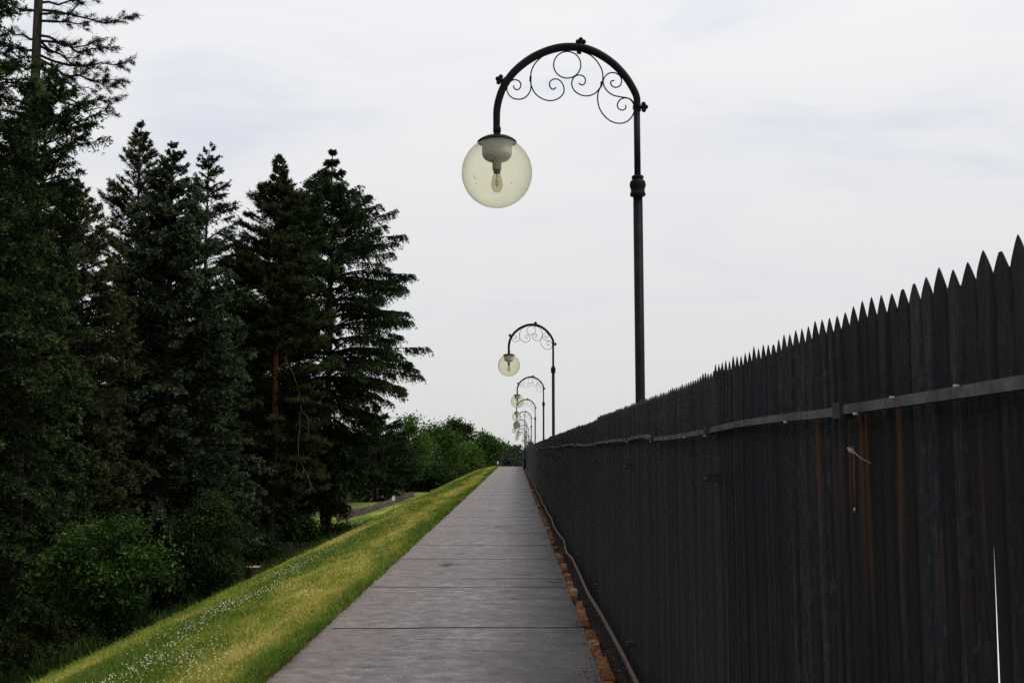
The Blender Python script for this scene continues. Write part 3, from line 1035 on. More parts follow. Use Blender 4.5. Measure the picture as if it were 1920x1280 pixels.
edging = empty('brick_edging', (XR, 5, 0), label='crumbling rust-brown brick edging along the foot of the black fence', cat='kerb')
def bricks():
    r = random.Random(17)
    y, n = 5.0, 0
    V, Fq, tn = [], [], []
    while y < 150:
        L = r.uniform(0.20, 0.34) if n < 95 else r.uniform(0.35, 0.8)
        if n < 95:
            if r.random() > 0.07:
                v, f, t = [], [], []
                brick_geo(r, y, L, v, f, t)
                np_mesh('brick', np.array(v) - np.array([XR, 5, 0]), f, M['brick'], edging, tint=np.clip(t, 0, 1))
                n += 1
        else:
            brick_geo(r, y, L, V, Fq, tn)
        y += L + r.uniform(0.003, 0.014)
    o = np_mesh('far_bricks', np.array(V) - np.array([XR, 5, 0]), Fq, M['brick'], edging, tint=np.clip(tn, 0, 1))
    tag(o, kind='stuff')
bricks()

def debris():
    """Crumbled brick, grit and dead needles lying along both sides of the edging and at the grass edge."""
    r = np.random.default_rng(61)
    n = 4200
    Y = 1 / (1 / 6.2 + r.random(n) * (1 / 70 - 1 / 6.2))
    u = r.random(n)
    X = np.where(u < 0.50, XR - np.abs(r.normal(0, 0.07, n)), np.where(u < 0.82, XR + 0.08 + r.random(n) * 0.10, XL + np.abs(r.normal(0, 0.09, n))))
    cl = fnoise(X * 2 + 3, Y * 1.4, 3)
    keep = r.random(n) < np.clip((cl - 0.42) * 4, 0.05, 1)
    X, Y, u = X[keep], Y[keep], u[keep]
    n = len(X)
    Z = np.where(X > XR, 0.008, path_z(X, Y) + 0.001)
    sz = (0.0014 + 0.0045 * r.random(n) ** 2.5) * (1 + 0.012 * Y)
    az = r.random(n) * 6.28
    el = r.uniform(1, 2.6, n)
    base = np.array([[-1, -.6, 0], [1, -.7, 0], [.8, .7, 0], [-.9, .6, 0], [-.4, -.3, .7], [.5, -.2, .8], [.3, .4, .6], [-.5, .3, .7]])
    P = base[None] * (1 + r.normal(0, .2, (n, 8, 3))) * sz[:, None, None]
    P[..., 0] *= el[:, None]
    c, s_ = np.cos(az)[:, None], np.sin(az)[:, None]
    V = np.stack([P[..., 0] * c - P[..., 1] * s_ + X[:, None], P[..., 0] * s_ + P[..., 1] * c + Y[:, None], P[..., 2] + Z[:, None]], -1).reshape(-1, 3)
    fq = np.array([[4, 5, 6, 7], [0, 1, 5, 4], [1, 2, 6, 5], [2, 3, 7, 6], [3, 0, 4, 7]])
    Fq = (np.arange(n)[:, None, None] * 8 + fq[None]).reshape(-1, 4)
    return np_mesh('debris', V, Fq, M['brick'], tint=np.repeat(np.clip(np.where(u < .82, r.normal(.30, .22, n), r.normal(.12, .15, n)), 0, 1), 8))
tag(debris(), label='crumbled brick and grit scattered along the edges of the path', cat='debris', kind='stuff')

# ------------------------------------------------------------------ lamps
LY = 7.80
def cp(u, v):
    """Traced point of the near lamp, in its own plane: local x, z from the pole's foot."""
    q = at(840 + u / 3.3682, 40 + v / 3.3682, LY)
    return q
q0 = at(1200.6, 748, LY)
LX = q0.x
def L3(u, v, dy=0.0):
    q = cp(u, v)
    return Vector((q.x - LX, dy, q.z))
def SC():                                     # metres per traced pixel
    return (cp(600, 500) - cp(500, 500)).length / 100
sc = SC()
lamp = empty('street_lamp', (LX, LY, 0))
mb = MB()
z_c0 = L3(1217, 1105).z
mb.tube([(0, 0, -0.3), (0, 0, 1.0), (0, 0, z_c0 + 0.02)], 29.5 * sc, 20)
mb.tube([(0, 0, z_c0), (0, 0, L3(1207, 545).z)], 20.5 * sc, 18)
mb.lathe([(60 * sc, 0.0), (60 * sc, 0.25), (48 * sc, 0.28), (44 * sc, 0.34), (31 * sc, 0.37)], (0, 0, 0), 20)
mb.build('pole', M['iron'], lamp)
mb = MB()
prof = [(29, 1108), (46, 1103), (50, 1094), (46, 1084), (43, 1072), (44, 1058), (49, 1047), (51, 1034), (49, 1020), (44, 1008), (34, 1003), (33, 998), (38, 992), (38, 984), (33, 976), (21, 974)]
mb.lathe([(r_ * sc, L3(1217, v).z) for r_, v in prof], (0, 0, 0), 24)
mb.build('collar', M['iron'], lamp)
arch = [(1206, 545), (1192, 482), (1163, 416), (1117, 346), (1052, 276), (977, 221), (902, 184), (830, 166), (750, 163), (680, 172), (600, 198), (520, 238), (440, 299), (386, 359), (346, 425), (321, 495), (309, 560), (307, 620), (307, 672)]
ap = [L3(u, v) for u, v in arch]
ap[0].x = 0
mb = MB()
cm = catmull(ap, 5)
nr_ = len(cm)
mb.tube(cm, [21.5 * sc + 4.0 * sc * math.sin(math.pi * i / (nr_ - 1)) for i in range(nr_)], 16)
mb.build('arm', M['iron'], lamp)
gc = L3(309, 957)
mb = MB()
ax_ = (gc.x, 0, 0)
mb.lathe([(r_ * sc, L3(307, v).z) for r_, v in [(0, 664), (21, 666), (25, 672), (25, 699), (22, 703), (22, 724), (26, 727)]], ax_, 20)
mb.build('socket', M['iron'], lamp)
mb = MB()
mb.lathe([(r_ * sc, L3(307, v).z) for r_, v in [(0, 724), (50, 727), (84, 736), (110, 750), (124, 762), (125, 767), (118, 766), (60, 752), (0, 750)]], ax_, 32)
mb.build('cap', M['iron'], lamp)
mb = MB()
GR = 221 * sc
th0 = math.asin(118 / 221)
mb.lathe([(GR * math.sin(th0 + (math.pi - th0) * i / 32), GR * math.cos(th0 + (math.pi - th0) * i / 32)) for i in range(33)], gc, 48)
globe0 = mb.build('globe', M['globe'], lamp)
mb = MB()
mb.lathe([(r_ * sc, L3(309, v).z) for r_, v in [(0, 754), (116, 760), (100, 776), (94, 790), (94, 838), (88, 856), (74, 872), (58, 880), (29, 884), (28, 938), (0, 939)]], ax_, 28)
mb.build('ballast_housing', M['ballast'], lamp)
mb = MB()
mb.lathe([(r_ * sc, L3(309, v).z) for r_, v in [(0, 926), (22, 930), (22, 956), (16, 962), (0, 962)]], ax_, 18)
mb.build('bulb_sleeve', M['sleeve'], lamp)
mb = MB()
mb.lathe([(r_ * sc, L3(309, v).z) for r_, v in [(20, 958), (24, 975), (31, 1000), (36, 1025), (35, 1045), (28, 1064), (17, 1078), (0, 1082)]], ax_, 20)
bu = mb.build('bulb', M['bulb'], lamp)
mb = MB()
mb.tube([(gc.x, 0, L3(309, 962).z), (gc.x, 0, L3(309, 1046).z)], 3.2 * sc, 6)
mb.tube([(gc.x - 9 * sc, 0, L3(309, 1000).z), (gc.x - 9 * sc, 0, L3(309, 1035).z), (gc.x + 9 * sc, 0, L3(309, 1035).z), (gc.x + 9 * sc, 0, L3(309, 1000).z)], 1.8 * sc, 5)
mb.build('filament', M['filament'], lamp)
mb = MB()
for (u, v, u2, v2) in ((172, 1018, 179, 1040), (182, 1060, 184, 1066), (398, 1064, 402, 1070)):
    a_, b_ = L3(u, v), L3(u2, v2)
    for q in (a_, b_):
        d = q - gc
        q.y = -math.sqrt(max(0, GR * GR - d.x * d.x - d.z * d.z)) - 0.001
    mb.tube([a_, b_], 1.6 * sc, 5)
mb.build('dirt_fleck', M['iron'], lamp)
# three trefoil finials with their clamps
for (cu, cv), (du, dv), (iu, iv) in (((838, 150), (0.03, -1), (826, 204)), ((345, 376), (-0.93, -0.38), (385, 398)), ((1216, 543), (1, -0.05), (1168, 546))):
    mb = MB()
    d = Vector((du, dv)).normalized()
    n_ = Vector((-d.y, d.x))
    c = Vector((cu, cv))
    for a_, b_, r_ in ((34, 0, 15), (20, 19, 15), (20, -19, 15), (14, 0, 15)):
        w = c + d * a_ + n_ * b_
        mb.ball(L3(w.x, w.y), r_ * sc)
    mb.tube([L3(*(c - d * 2)), L3(*(c + d * 18))], [13 * sc, 9 * sc], 10)
    w = L3(iu, iv); w2 = L3(cu, cv)
    mb.tube([w, w * 0.6 + w2 * 0.4], 15 * sc, 10)
    mb.tube([w * 0.55 + w2 * 0.45, w2], 27 * sc, 12)
    mb.build('finial', M['iron'], lamp)
scrolls = [
 [(418, 420), (415, 405), (428, 398), (440, 412)][:0] + [(414, 406), (417, 421), (432, 433), (452, 425), (460, 402), (450, 380), (425, 370), (398, 378), (378, 405), (372, 435), (385, 465), (410, 486), (440, 493), (475, 488), (505, 465), (522, 430), (524, 390), (520, 350)],
 [(672, 190), (610, 215), (560, 255), (530, 305), (522, 360), (527, 410), (550, 455), (590, 487), (640, 502), (690, 492), (725, 462), (733, 425), (720, 390), (695, 368), (668, 366), (645, 382), (641, 405), (652, 425), (668, 430), (682, 418)],
 [(838, 188), (900, 215), (945, 260), (972, 310), (978, 360), (970, 400), (945, 440), (910, 465), (870, 472), (830, 462), (798, 438), (782, 405), (784, 375), (800, 350), (828, 340), (855, 348), (868, 370), (862, 395), (842, 403), (826, 390)],
 [(1050, 375), (1032, 378), (1028, 395), (1040, 412), (1062, 418), (1088, 405), (1096, 375), (1085, 345), (1055, 327), (1020, 328), (992, 350), (980, 380), (988, 415), (1010, 445), (1045, 468), (1090, 478), (1140, 488), (1165, 510), (1178, 540)],
 [(970, 405), (950, 445), (945, 490), (955, 545), (985, 595), (1030, 632), (1080, 645), (1125, 636), (1160, 605), (1178, 560), (1176, 525), (1155, 495), (1120, 485), (1088, 495), (1070, 525), (1076, 550), (1100, 562), (1122, 550), (1122, 530)],
]
for sgs in scrolls:
    mb = MB()
    mb.tube(catmull([L3(u, v) for u, v in sgs], 5), 4.3 * sc, 8)
    mb.build('scroll', M['iron'], lamp)
mb = MB()
mb.tube([L3(753 + 86 * math.cos(a_), 276 + 84 * math.sin(a_)) for a_ in np.linspace(0, 2 * math.pi, 41)[:-1]], 4.3 * sc, 8, closed=True)
mb.build('ring', M['iron'], lamp)
mb = MB()
for (u, v) in ((522, 364), (970, 398)):
    mb.tube([L3(u, v - 16), L3(u - 2, v + 16)], 7 * sc, 8)
mb.build('scroll_clip', M['iron'], lamp)

# (distance, globe column in the photo, arch top row, label)
lamps = [
 (7.80, 931, None, 'nearest and largest arched iron lamp with yellowed clear globe over the path', 'globe'),
 (25.2, 954, 606, 'second arched lamp from the camera, its whole arch standing clear against the sky', 'globe'),
 (42.6, 969.6, 705, 'third arched lamp along the fence, globe hanging just above the fourth lamp globe', 'globe'),
 (60.0, 968, 747.5, 'fourth arched lamp along the fence, pale globe right above the grey globe', 'globe_pale'),
 (77.4, 968.5, 770.5, 'distant arched lamp with a solid mauve-grey globe unlike the clear ones', 'globe_grey'),
 (94.8, 965.5, 786, 'far arched lamp whose pale globe hangs just below the grey globe', 'globe_pale'),
 (112.2, 972.5, 796, 'far arched lamp seventh from the camera, globe offset towards the fence', 'globe_pale'),
 (129.6, 969.5, 803, 'far arched lamp eighth from the camera, small globe low over the path end', 'globe_pale'),
 (147.0, 969, 809.5, 'far arched lamp, lowest globe of the straight run above the path end', 'globe_pale'),
 (164.4, 981, 815, 'farthest tiny arched lamp set apart by the fence where the path bends', 'globe_pale'),
]
lrnd = random.Random(3)
top_z = max(v.z for v in ap) + 25 * sc
for i, (y, gx_, ty, lab, gm) in enumerate(lamps):
    o = lamp if i == 0 else copy_tree(lamp)
    if i:
        o.location = (at(gx_, 800, y).x - gc.x, y, at(gx_, ty, y).z - top_z)
        o.rotation_euler = (R(lrnd.uniform(-.4, .4)), R(lrnd.uniform(-.25, .25)), R(lrnd.uniform(-5, 5)))
        if gm != 'globe':
            for ch in o.children:
                if ch.name.startswith('globe'):
                    ch.data = ch.data.copy()
                    ch.data.materials[0] = M[gm]
    tag(o, lab, 'street lamp', 'arched street lamps along the fence')

# a straight pole without an arm far down the row
pb = at(984.2, 845, 92)
t_ = at(984.2, 777, 92)
pole = empty('plain_pole', (pb.x, 92, 0), label='thin bare pole without arm or globe among the far lamps', cat='pole')
mb = MB()
mb.tube([(0, 0, -0.3), (0, 0, 0.9), (0, 0, 1.0), (0, 0, t_.z)], [0.085, 0.085, 0.05, 0.03], 10)
mb.build('shaft', M['iron'], pole)
mb = MB()
mb.ball((0, 0, t_.z + 0.02), 0.055, s=(1, 1, 1.3))
mb.build('pole_cap', M['iron'], pole)

# ------------------------------------------------------------------ trees
def unit(v):
    return v / np.maximum(np.linalg.norm(v, axis=-1, keepdims=True), 1e-9)

def conifer(name, label, px, D, top_py, prof, mats, seed, n_br=200, start=0.06, droop=0.25, lift=0.15, twig=0.5, hang=0.3, tuft=(0.05, 0.10),
            tris=3, tufts=4, tw_step=0.10, side=None, trunk_r=0.16, gapf=None, inner=0.12, loose=0.15, group='conifers along the foot of the bank', cat='conifer tree',
            whorl=None, sz=1.0, bare=0.0, width=0.017, lean=0.0, tscale=1.0):
    """prof: list of (photo row, half width in photo px) - the crown's outline at its own distance D, read as real radii."""
    r = np.random.default_rng(seed)
    b = at(px, 420 if top_py < 420 else 820, D)
    zb = float(ground_z(b.x, D))
    top = at(px, top_py, D).z
    H = top - zb
    hs = np.array([at(px, py, D).z - zb for py, _ in prof])
    rs = np.array([w_ / F * D for _, w_ in prof])
    o_ = np.argsort(hs)
    hs, rs = hs[o_], rs[o_]
    rad = lambda h: np.interp(h, hs, rs)
    root = empty(name, (b.x, D, zb), label=label, cat=cat, group=group)
    # trunk
    mb = MB()
    npt = 9
    wob = r.normal(0, 0.035, (npt, 2)); wob[0] = 0; wob[-1] = 0
    tp = [Vector((wob[i, 0] + lean * (i / (npt - 1)), wob[i, 1], H * 0.985 * i / (npt - 1) - (0.25 if i == 0 else 0))) for i in range(npt)]
    tr = [trunk_r * (1.25 if i == 0 else 1.0) * (1 - 0.93 * i / (npt - 1)) + 0.008 for i in range(npt)]
    mb.tube(catmull(tp, 2), np.interp(np.linspace(0, 1, (npt - 1) * 2 + 1), np.linspace(0, 1, npt), tr), 10)
    mb.build('trunk', mats[1], root)
    # branches
    if whorl:
        nwh = max(4, int(H * (1 - start) / whorl))
        hb = np.repeat(np.linspace(start, 0.985, nwh), max(3, n_br // nwh))
        hb = hb + r.normal(0, whorl * 0.10 / H, len(hb))
    else:
        hb = start + (0.985 - start) * r.random(n_br) ** 0.9
    hb = np.clip(hb, start * 0.9, 0.985)
    n = len(hb)
    az = r.random(n) * 2 * np.pi
    hgt = hb * H
    rel = hgt / H
    up = lift + (rel - 0.35) * 0.95 * (1 if lift >= 0 else 0.6) + r.normal(0, 0.10, n)
    up = np.where(rel > 0.9, up + (rel - 0.9) * 5, up)
    dr = droop * (1.2 - rel) + r.normal(0, 0.04, n)
    L = rad(hgt)
    for _ in range(6):
        L = 0.5 * L + 0.5 * np.minimum(rad(hgt), rad(np.minimum(hgt + L * (up - 1.6 * dr + 0.035), H)) + 0.05)
    L = L * ((0.55 + 0.57 * r.random(n)) if whorl else (0.66 + 0.46 * r.random(n)))
    lump = 0.82 + 0.40 * fnoise(az * 1.3 + seed, hgt * 0.55, 3)
    L = L * lump
    if side is not None:
        L = L * side(az, hgt, H)
    keep = L > 0.06
    if gapf is not None:
        keep &= gapf(az, hgt, r)
    hgt, az, L, up, dr, rel = hgt[keep], az[keep], L[keep], up[keep], dr[keep], rel[keep]
    n = len(L)
    hdir = np.stack([np.cos(az), np.sin(az), 0 * az], -1)
    sdir_ = np.stack([-np.sin(az), np.cos(az), 0 * az], -1)
    tx = np.interp(hgt, [p_.z for p_ in tp], [p_.x for p_ in tp])
    ty = np.interp(hgt, [p_.z for p_ in tp], [p_.y for p_ in tp])
    bp = np.stack([tx, ty, hgt], -1)
    tipup = 0.22
    def bpos(i, s):
        s_ = s[:, None]
        z = up[i] * s - dr[i] * s * s * 1.6 + tipup * np.clip(s - 0.6, 0, 1) ** 2
        return bp[i] + L[i][:, None] * (hdir[i] * s_ + np.stack([0 * s, 0 * s, z], -1))
    # limb wood
    mb = MB()
    for i in range(n):
        if L[i] < 0.25: continue
        ss = np.array([0.0, 0.35, 0.7, 1.0])
        P = bpos(np.full(4, i), ss)
        r0 = 0.012 + 0.012 * L[i]
        mb.tube([Vector(q) for q in P], [r0, r0 * 0.7, r0 * 0.4, r0 * 0.15], 4, cap=False)
    if mb.v:
        mb.build('limbs', mats[2] if len(mats) > 2 else mats[1], root)
    # twigs
    ntw = np.maximum(3, (L / tw_step).astype(int)) * 2
    bi = np.repeat(np.arange(n), ntw)
    m = len(bi)
    s = inner + (1 - inner) * np.sqrt(r.random(m)) if inner < 0.5 else inner + (1 - inner) * r.random(m)
    s = np.minimum(s, 1.0)
    base = bpos(bi, s)
    fwd = unit(bpos(bi, np.minimum(s + 0.03, 1.03)) - bpos(bi, s - 0.03))
    sgn = np.where(r.random(m) < 0.5, -1.0, 1.0)
    ang = r.uniform(0.5, 1.25, m)
    td = fwd * np.cos(ang)[:, None] + sdir_[bi] * (sgn * np.sin(ang))[:, None]
    td = td + np.stack([r.normal(0, loose, m), r.normal(0, loose, m), -hang * (0.6 + 0.8 * r.random(m)) + r.normal(0, loose * 1.25, m)], -1)
    td = unit(td)
    tl = twig * (0.35 + 0.65 * r.random(m)) * np.clip(L[bi], 0.16, 1.2) * (1.0 - 0.45 * s)
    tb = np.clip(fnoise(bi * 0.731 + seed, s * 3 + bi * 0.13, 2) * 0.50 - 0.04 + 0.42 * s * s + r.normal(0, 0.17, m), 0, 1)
    # tufts along each twig
    kt = np.repeat(np.arange(m), tufts)
    q = np.tile((np.arange(tufts) + 0.5) / tufts, m) + r.normal(0, 0.08, m * tufts)
    tpos = base[kt] + td[kt] * (tl[kt] * q)[:, None]
    tpos[:, 2] -= (tl[kt] * q ** 2) * 0.18 * (1 if hang > 0.1 else 0)
    # needles
    kk = np.repeat(np.arange(len(kt)), tris)
    nn_ = len(kk)
    d = unit(td[kt][kk] * 0.9 + r.normal(0, 0.62, (nn_, 3)))
    ln = (tuft[0] + (tuft[1] - tuft[0]) * r.random(nn_)) * sz
    sd_ = unit(np.cross(d, r.normal(0, 1, (nn_, 3))))
    P = tpos[kk] + r.normal(0, 0.012, (nn_, 3))
    wv = (width * (0.7 + 0.6 * r.random(nn_)) * sz)[:, None]
    A = P - sd_ * wv * 0.45
    B = P + sd_ * wv * 0.45
    C = P + d * (ln * 0.55)[:, None] + sd_ * wv * 0.6
    E = P + d * ln[:, None]
    V = np.stack([A, B, C, E], 1).reshape(-1, 3)
    Fq = np.arange(nn_)[:, None] * 4 + np.array([0, 1, 2, 3])
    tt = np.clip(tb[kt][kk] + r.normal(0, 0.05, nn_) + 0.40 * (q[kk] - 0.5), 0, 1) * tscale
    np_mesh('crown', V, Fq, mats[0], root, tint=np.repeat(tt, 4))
    return root

LOWY = 1330
T = {}
T['front'] = conifer('spruce_tree', 'dark spruce at the very left edge of the photo, foliage from top to foot', -70, 19.5, -420,
    [(-400, 15), (0, 95), (150, 125), (300, 150), (450, 195), (600, 230), (800, 250), (1000, 235), (1150, 190), (1300, 150)], (M['spruce'], M['bark_dark']), 1, n_br=516, droop=0.20, lift=0.10, loose=0.42, twig=0.36, hang=0.25,
    tuft=(0.04, 0.085), tris=4, tufts=4, tw_step=0.068, trunk_r=0.22, width=0.020)
def sparse_side(az, h, H):
    return np.where((h > 9.6), 1.0, 1.0)
def bare_gap(az, h, r):
    hi = h > 10.9
    return np.where(hi, r.random(len(h)) < 0.95, True)
T['olive'] = conifer('spruce_tree', 'olive-green spruce with a rounded top just in front of the tall half-bare trunk', 140, 26, 338,
    [(338, 5), (380, 45), (450, 72), (550, 100), (650, 120), (800, 135), (950, 130), (1100, 110), (1200, 90)], (M['olive'], M['bark_dark']), 2, n_br=456, droop=0.22, lift=0.12, loose=0.42, twig=0.36, hang=0.25,
    tuft=(0.04, 0.085), tris=4, tufts=4, tw_step=0.068, trunk_r=0.17, width=0.020)
T['blue'] = conifer('blue_spruce', 'broad blue-green spruce with silvery skirts reaching down to the bank', 322, 32, 268,
    [(268, 6), (330, 38), (400, 70), (480, 92), (560, 112), (650, 130), (740, 150), (850, 165), (980, 182), (1050, 160), (1120, 120)], (M['blue'], M['bark_dark']), 3, n_br=552, droop=0.22, lift=0.16, loose=0.42, twig=0.36, hang=0.2,
    tuft=(0.05, 0.10), tris=4, tufts=4, tw_step=0.074, trunk_r=0.2, width=0.026)
T['behind'] = conifer('pine_tree', 'slim pine with a tall narrow tip rising behind the blue-green spruce', 258, 39, 226,
    [(226, 5), (260, 14), (300, 32), (350, 52), (400, 62), (500, 75), (700, 95), (950, 100), (1060, 60)], (M['olive'], M['bark_dark']), 4, n_br=280, droop=0.10, lift=0.35, twig=0.5, hang=-0.2,
    tuft=(0.09, 0.16), tris=4, tufts=4, tw_step=0.10, trunk_r=0.16, width=0.022)
T['mid'] = conifer('spruce_tree', 'narrow spruce peeping out between the blue-green spruce and the red-trunked pine', 388, 43, 270,
    [(270, 5), (300, 20), (340, 32), (390, 48), (450, 62), (550, 80), (700, 95), (900, 105), (1040, 60)], (M['blue'], M['bark_dark']), 5, n_br=280, droop=0.20, lift=0.15, twig=0.5, hang=0.3,
    tuft=(0.07, 0.14), tris=3, tufts=4, tw_step=0.09, trunk_r=0.16, width=0.028, tscale=0.75)
def pine_gap(az, h, r):
    # the front of the trunk is open below mid height
    front = (np.sin(az) < 0.25)
    open_ = front & (np.abs(np.cos(az)) < 0.55) & (((h > 5.9) & (h < 8.6)) | (h < 4.6))
    return ~(open_ & (r.random(len(h)) < 0.75))
T['pine'] = conifer('pine_tree', 'dark pine with a bare red trunk showing through its open crown', 522, 45, 288,
    [(288, 2), (320, 12), (350, 26), (400, 60), (470, 88), (560, 98), (700, 108), (800, 112), (880, 105), (960, 85), (1010, 40)], (M['pine'], M['pine_bark'], M['bark_dark']), 6, n_br=400, start=0.15, droop=0.12, lift=0.22, twig=0.55, hang=-0.1,
    tuft=(0.10, 0.19), tris=4, tufts=4, tw_step=0.085, trunk_r=0.165, width=0.026, gapf=pine_gap)
T['big'] = conifer('spruce_tree', 'tallest right-hand spruce with long drooping boughs reaching out over the lawn', 621, 57, 276,
    [(276, 1), (300, 8), (325, 26), (345, 50), (370, 84), (420, 116), (460, 138), (550, 160), (620, 168), (700, 194), (760, 122), (850, 92), (930, 62), (990, 30)], (M['spruce'], M['bark_dark']), 8, n_br=560, droop=0.26, lift=0.12, twig=0.80, hang=0.95,
    tuft=(0.09, 0.18), tris=3, tufts=5, tw_step=0.105, trunk_r=0.26, width=0.040, whorl=0.66, start=0.10, tscale=0.8)
T['layer'] = conifer('spruce_tree', 'low dark layered conifer behind the stone wall beside the tallest spruce', 705, 99, 768,
    [(768, 6), (790, 62), (830, 95), (870, 90), (910, 85), (940, 60)], (M['spruce'], M['bark_dark']), 9, n_br=110, droop=0.2, lift=0.1, twig=0.7, hang=0.5,
    tuft=(0.12, 0.24), tris=3, tufts=5, tw_step=0.13, trunk_r=0.16, width=0.055, whorl=0.8, tscale=0.7)

# tall half-bare conifer: long limbs with foliage only towards their ends
def half_bare():
    r = np.random.default_rng(44)
    D, px = 24.0, 68
    b = at(px, 120, D)
    zb = float(ground_z(b.x, D))
    H = at(px, -160, D).z - zb
    root = empty('larch_tree', (b.x, D, zb), label='tall conifer with thin bare trunk and sparse tufted limbs against the sky', cat='conifer tree', group='conifers along the foot of the bank')
    mb = MB()
    tp = [Vector((0.02 * math.sin(i * 1.7), 0.02 * math.cos(i * 2.1), H * i / 8 - (0.2 if i == 0 else 0))) for i in range(9)]
    mb.tube(catmull(tp, 3), np.linspace(0.17, 0.085, 25), 12)
    mb.build('trunk', M['bark'], root)
    wood = MB()
    fol = []
    # (row on trunk, reach in px, end row, density)
    limbs = [(-60, 120, -40, .8), (-20, 150, -15, .8), (15, 175, 8, .9), (28, 125, 38, .5), (45, 140, 62, .8), (62, 168, 72, 1.0), (76, 180, 92, 1.0), (70, 120, 105, .4), (98, 172, 86, 1.1), (110, 150, 130, .8),
             (124, 182, 150, 1.2), (118, 140, 170, .5), (140, 175, 196, .8), (160, 165, 205, .35), (30, -70, 20, .7), (70, -65, 66, .8), (100, -60, 98, .9), (-30, -70, -40, .8), (130, -60, 128, .9), (0, 90, -25, .6), (85, 75, 110, .6)]
    sub = []
    for (py, dx, ey, den) in limbs:
        p0 = at(px, py + r.uniform(-8, 8), D)
        p1 = at(px + dx * 0.92, ey + r.uniform(-14, 14), D)
        rise = p1.z - p0.z
        Lx = p1.x - p0.x
        dy = r.uniform(-0.8, 0.8)
        pts = [Vector((Lx * s, dy * s, p0.z - zb + rise * s - r.uniform(0.02, 0.15) * abs(Lx) * math.sin(math.pi * s) + r.normal(0, .035))) for s in np.linspace(0, 1, 7)]
        wood.tube(pts, np.linspace(0.036, 0.005, 7), 5, cap=False)
        c = catmull(pts, 5)
        for k in range(int(40 * abs(Lx) / 2.2)):
            s = r.uniform(0.12, 1.0)
            q = c[int(s * (len(c) - 1))]
            a = r.uniform(-1.2, 1.2)
            d = Vector((math.copysign(math.cos(a), Lx), r.normal(0, .7), math.sin(a) * 0.55 - 0.05)).normalized()
            l = r.uniform(0.15, 0.55) * (1.15 - 0.6 * s)
            e = q + d * l + Vector((0, 0, 0.08 * l))
            wood.tube([q, (q + e) / 2 + Vector((0, 0, -0.02)), e], [0.006, 0.004, 0.002], 3, cap=False)
            if r.random() < 0.62 * den * (0.15 + 0.85 * s):
                sub.append((q, e, s))
    wood.build('limbs', M['bark_dark'], root)
    B = np.array([tuple(q) for q, e, s in sub]); E = np.array([tuple(e) for q, e, s in sub])
    n = len(B)
    k = 80
    t = r.random((n, k)) ** 0.7
    P = (B[:, None] + (E - B)[:, None] * t[..., None]).reshape(-1, 3) + r.normal(0, 0.022, (n * k, 3))
    d = unit(np.repeat(unit(E - B), k, 0) * 0.5 + r.normal(0, 0.7, (n * k, 3)))
    ln = r.uniform(0.05, 0.11, n * k)
    sdv = unit(np.cross(d, r.normal(0, 1, (n * k, 3)))) * 0.008
    V = np.stack([P - sdv, P + sdv, P + d * ln[:, None]], 1).reshape(-1, 3)
    np_mesh('crown', V, np.arange(n * k * 3).reshape(-1, 3), M['spruce'], root, tint=np.repeat(np.clip(r.normal(.35, .15, n * k), 0, 1), 3))
    return root
half_bare()
# dense lower conifer whose boughs show below the half-bare limbs
def right_heavy(az, h, H):
    return np.where(np.cos(az) > -0.2, 1.0, 0.7)
conifer('spruce_tree', 'dark ragged spruce whose boughs spread just below the half-bare limbs', 78, 22.5, 120,
    [(120, 12), (150, 40), (190, 85), (235, 118), (270, 100), (320, 75), (400, 85), (600, 105), (900, 110), (1200, 70)], (M['spruce'], M['bark_dark']), 12, n_br=396, droop=0.25, lift=0.12, loose=0.42, twig=0.36, hang=0.35,
    tuft=(0.04, 0.085), tris=4, tufts=4, tw_step=0.068, trunk_r=0.16, width=0.020, side=right_heavy)

# dead boughs hanging off the pine: thin, grey, with side twigs; two red crooked limbs by the trunk
pine = T['pine']
def pine_twigs():
    r = random.Random(12)
    pale, red = MB(), MB()
    def ln(mb, P, r0, side=0):
        pts = [at(px, py, 44.1 - 0.10 * i) - pine.location for i, (px, py) in enumerate(P)]
        c = catmull(pts, 4)
        c = [p + Vector((r.gauss(0, .02), r.gauss(0, .03), r.gauss(0, .02))) for p in c]
        mb.tube(c, np.linspace(r0, r0 * 0.35, len(c)), 5)
        for k in range(side):
            p = r.choice(c[2:])
            d = Vector((r.gauss(0, 1), r.gauss(0, .6), -abs(r.gauss(0.5, .5)))).normalized()
            L = r.uniform(0.25, 0.9)
            q = p + d * L * .5 + Vector((0, 0, -.03))
            e_ = p + d * L + Vector((0, 0, -.12 * L))
            mb.tube([p, q, e_], [r0 * .45, r0 * .3, r0 * .15], 4)
    ln(pale, [(534, 668), (545, 694), (556, 722), (564, 760), (561, 800), (558, 850), (570, 880), (592, 925)], 0.016, 14)
    ln(pale, [(566, 770), (578, 790), (574, 840)], 0.010, 4)
    ln(pale, [(560, 850), (552, 890), (548, 940)], 0.011, 5)
    ln(pale, [(556, 880), (565, 910), (563, 935)], 0.009, 3)
    ln(pale, [(520, 840), (518, 880), (522, 900), (528, 925)], 0.013, 5)
    ln(pale, [(526, 870), (545, 880), (552, 884)], 0.010, 2)
    ln(red, [(524, 782), (515, 762), (509, 790), (507, 830)], 0.016, 2)
    ln(red, [(527, 700), (514, 690), (516, 664), (524, 642)], 0.022)
    ln(red, [(526, 692), (538, 668), (533, 646), (528, 634)], 0.022)
    red.build('red_limbs', M['pine_bark'], pine)
    pale.build('dead_boughs', M['twig'], pine)
pine_twigs()

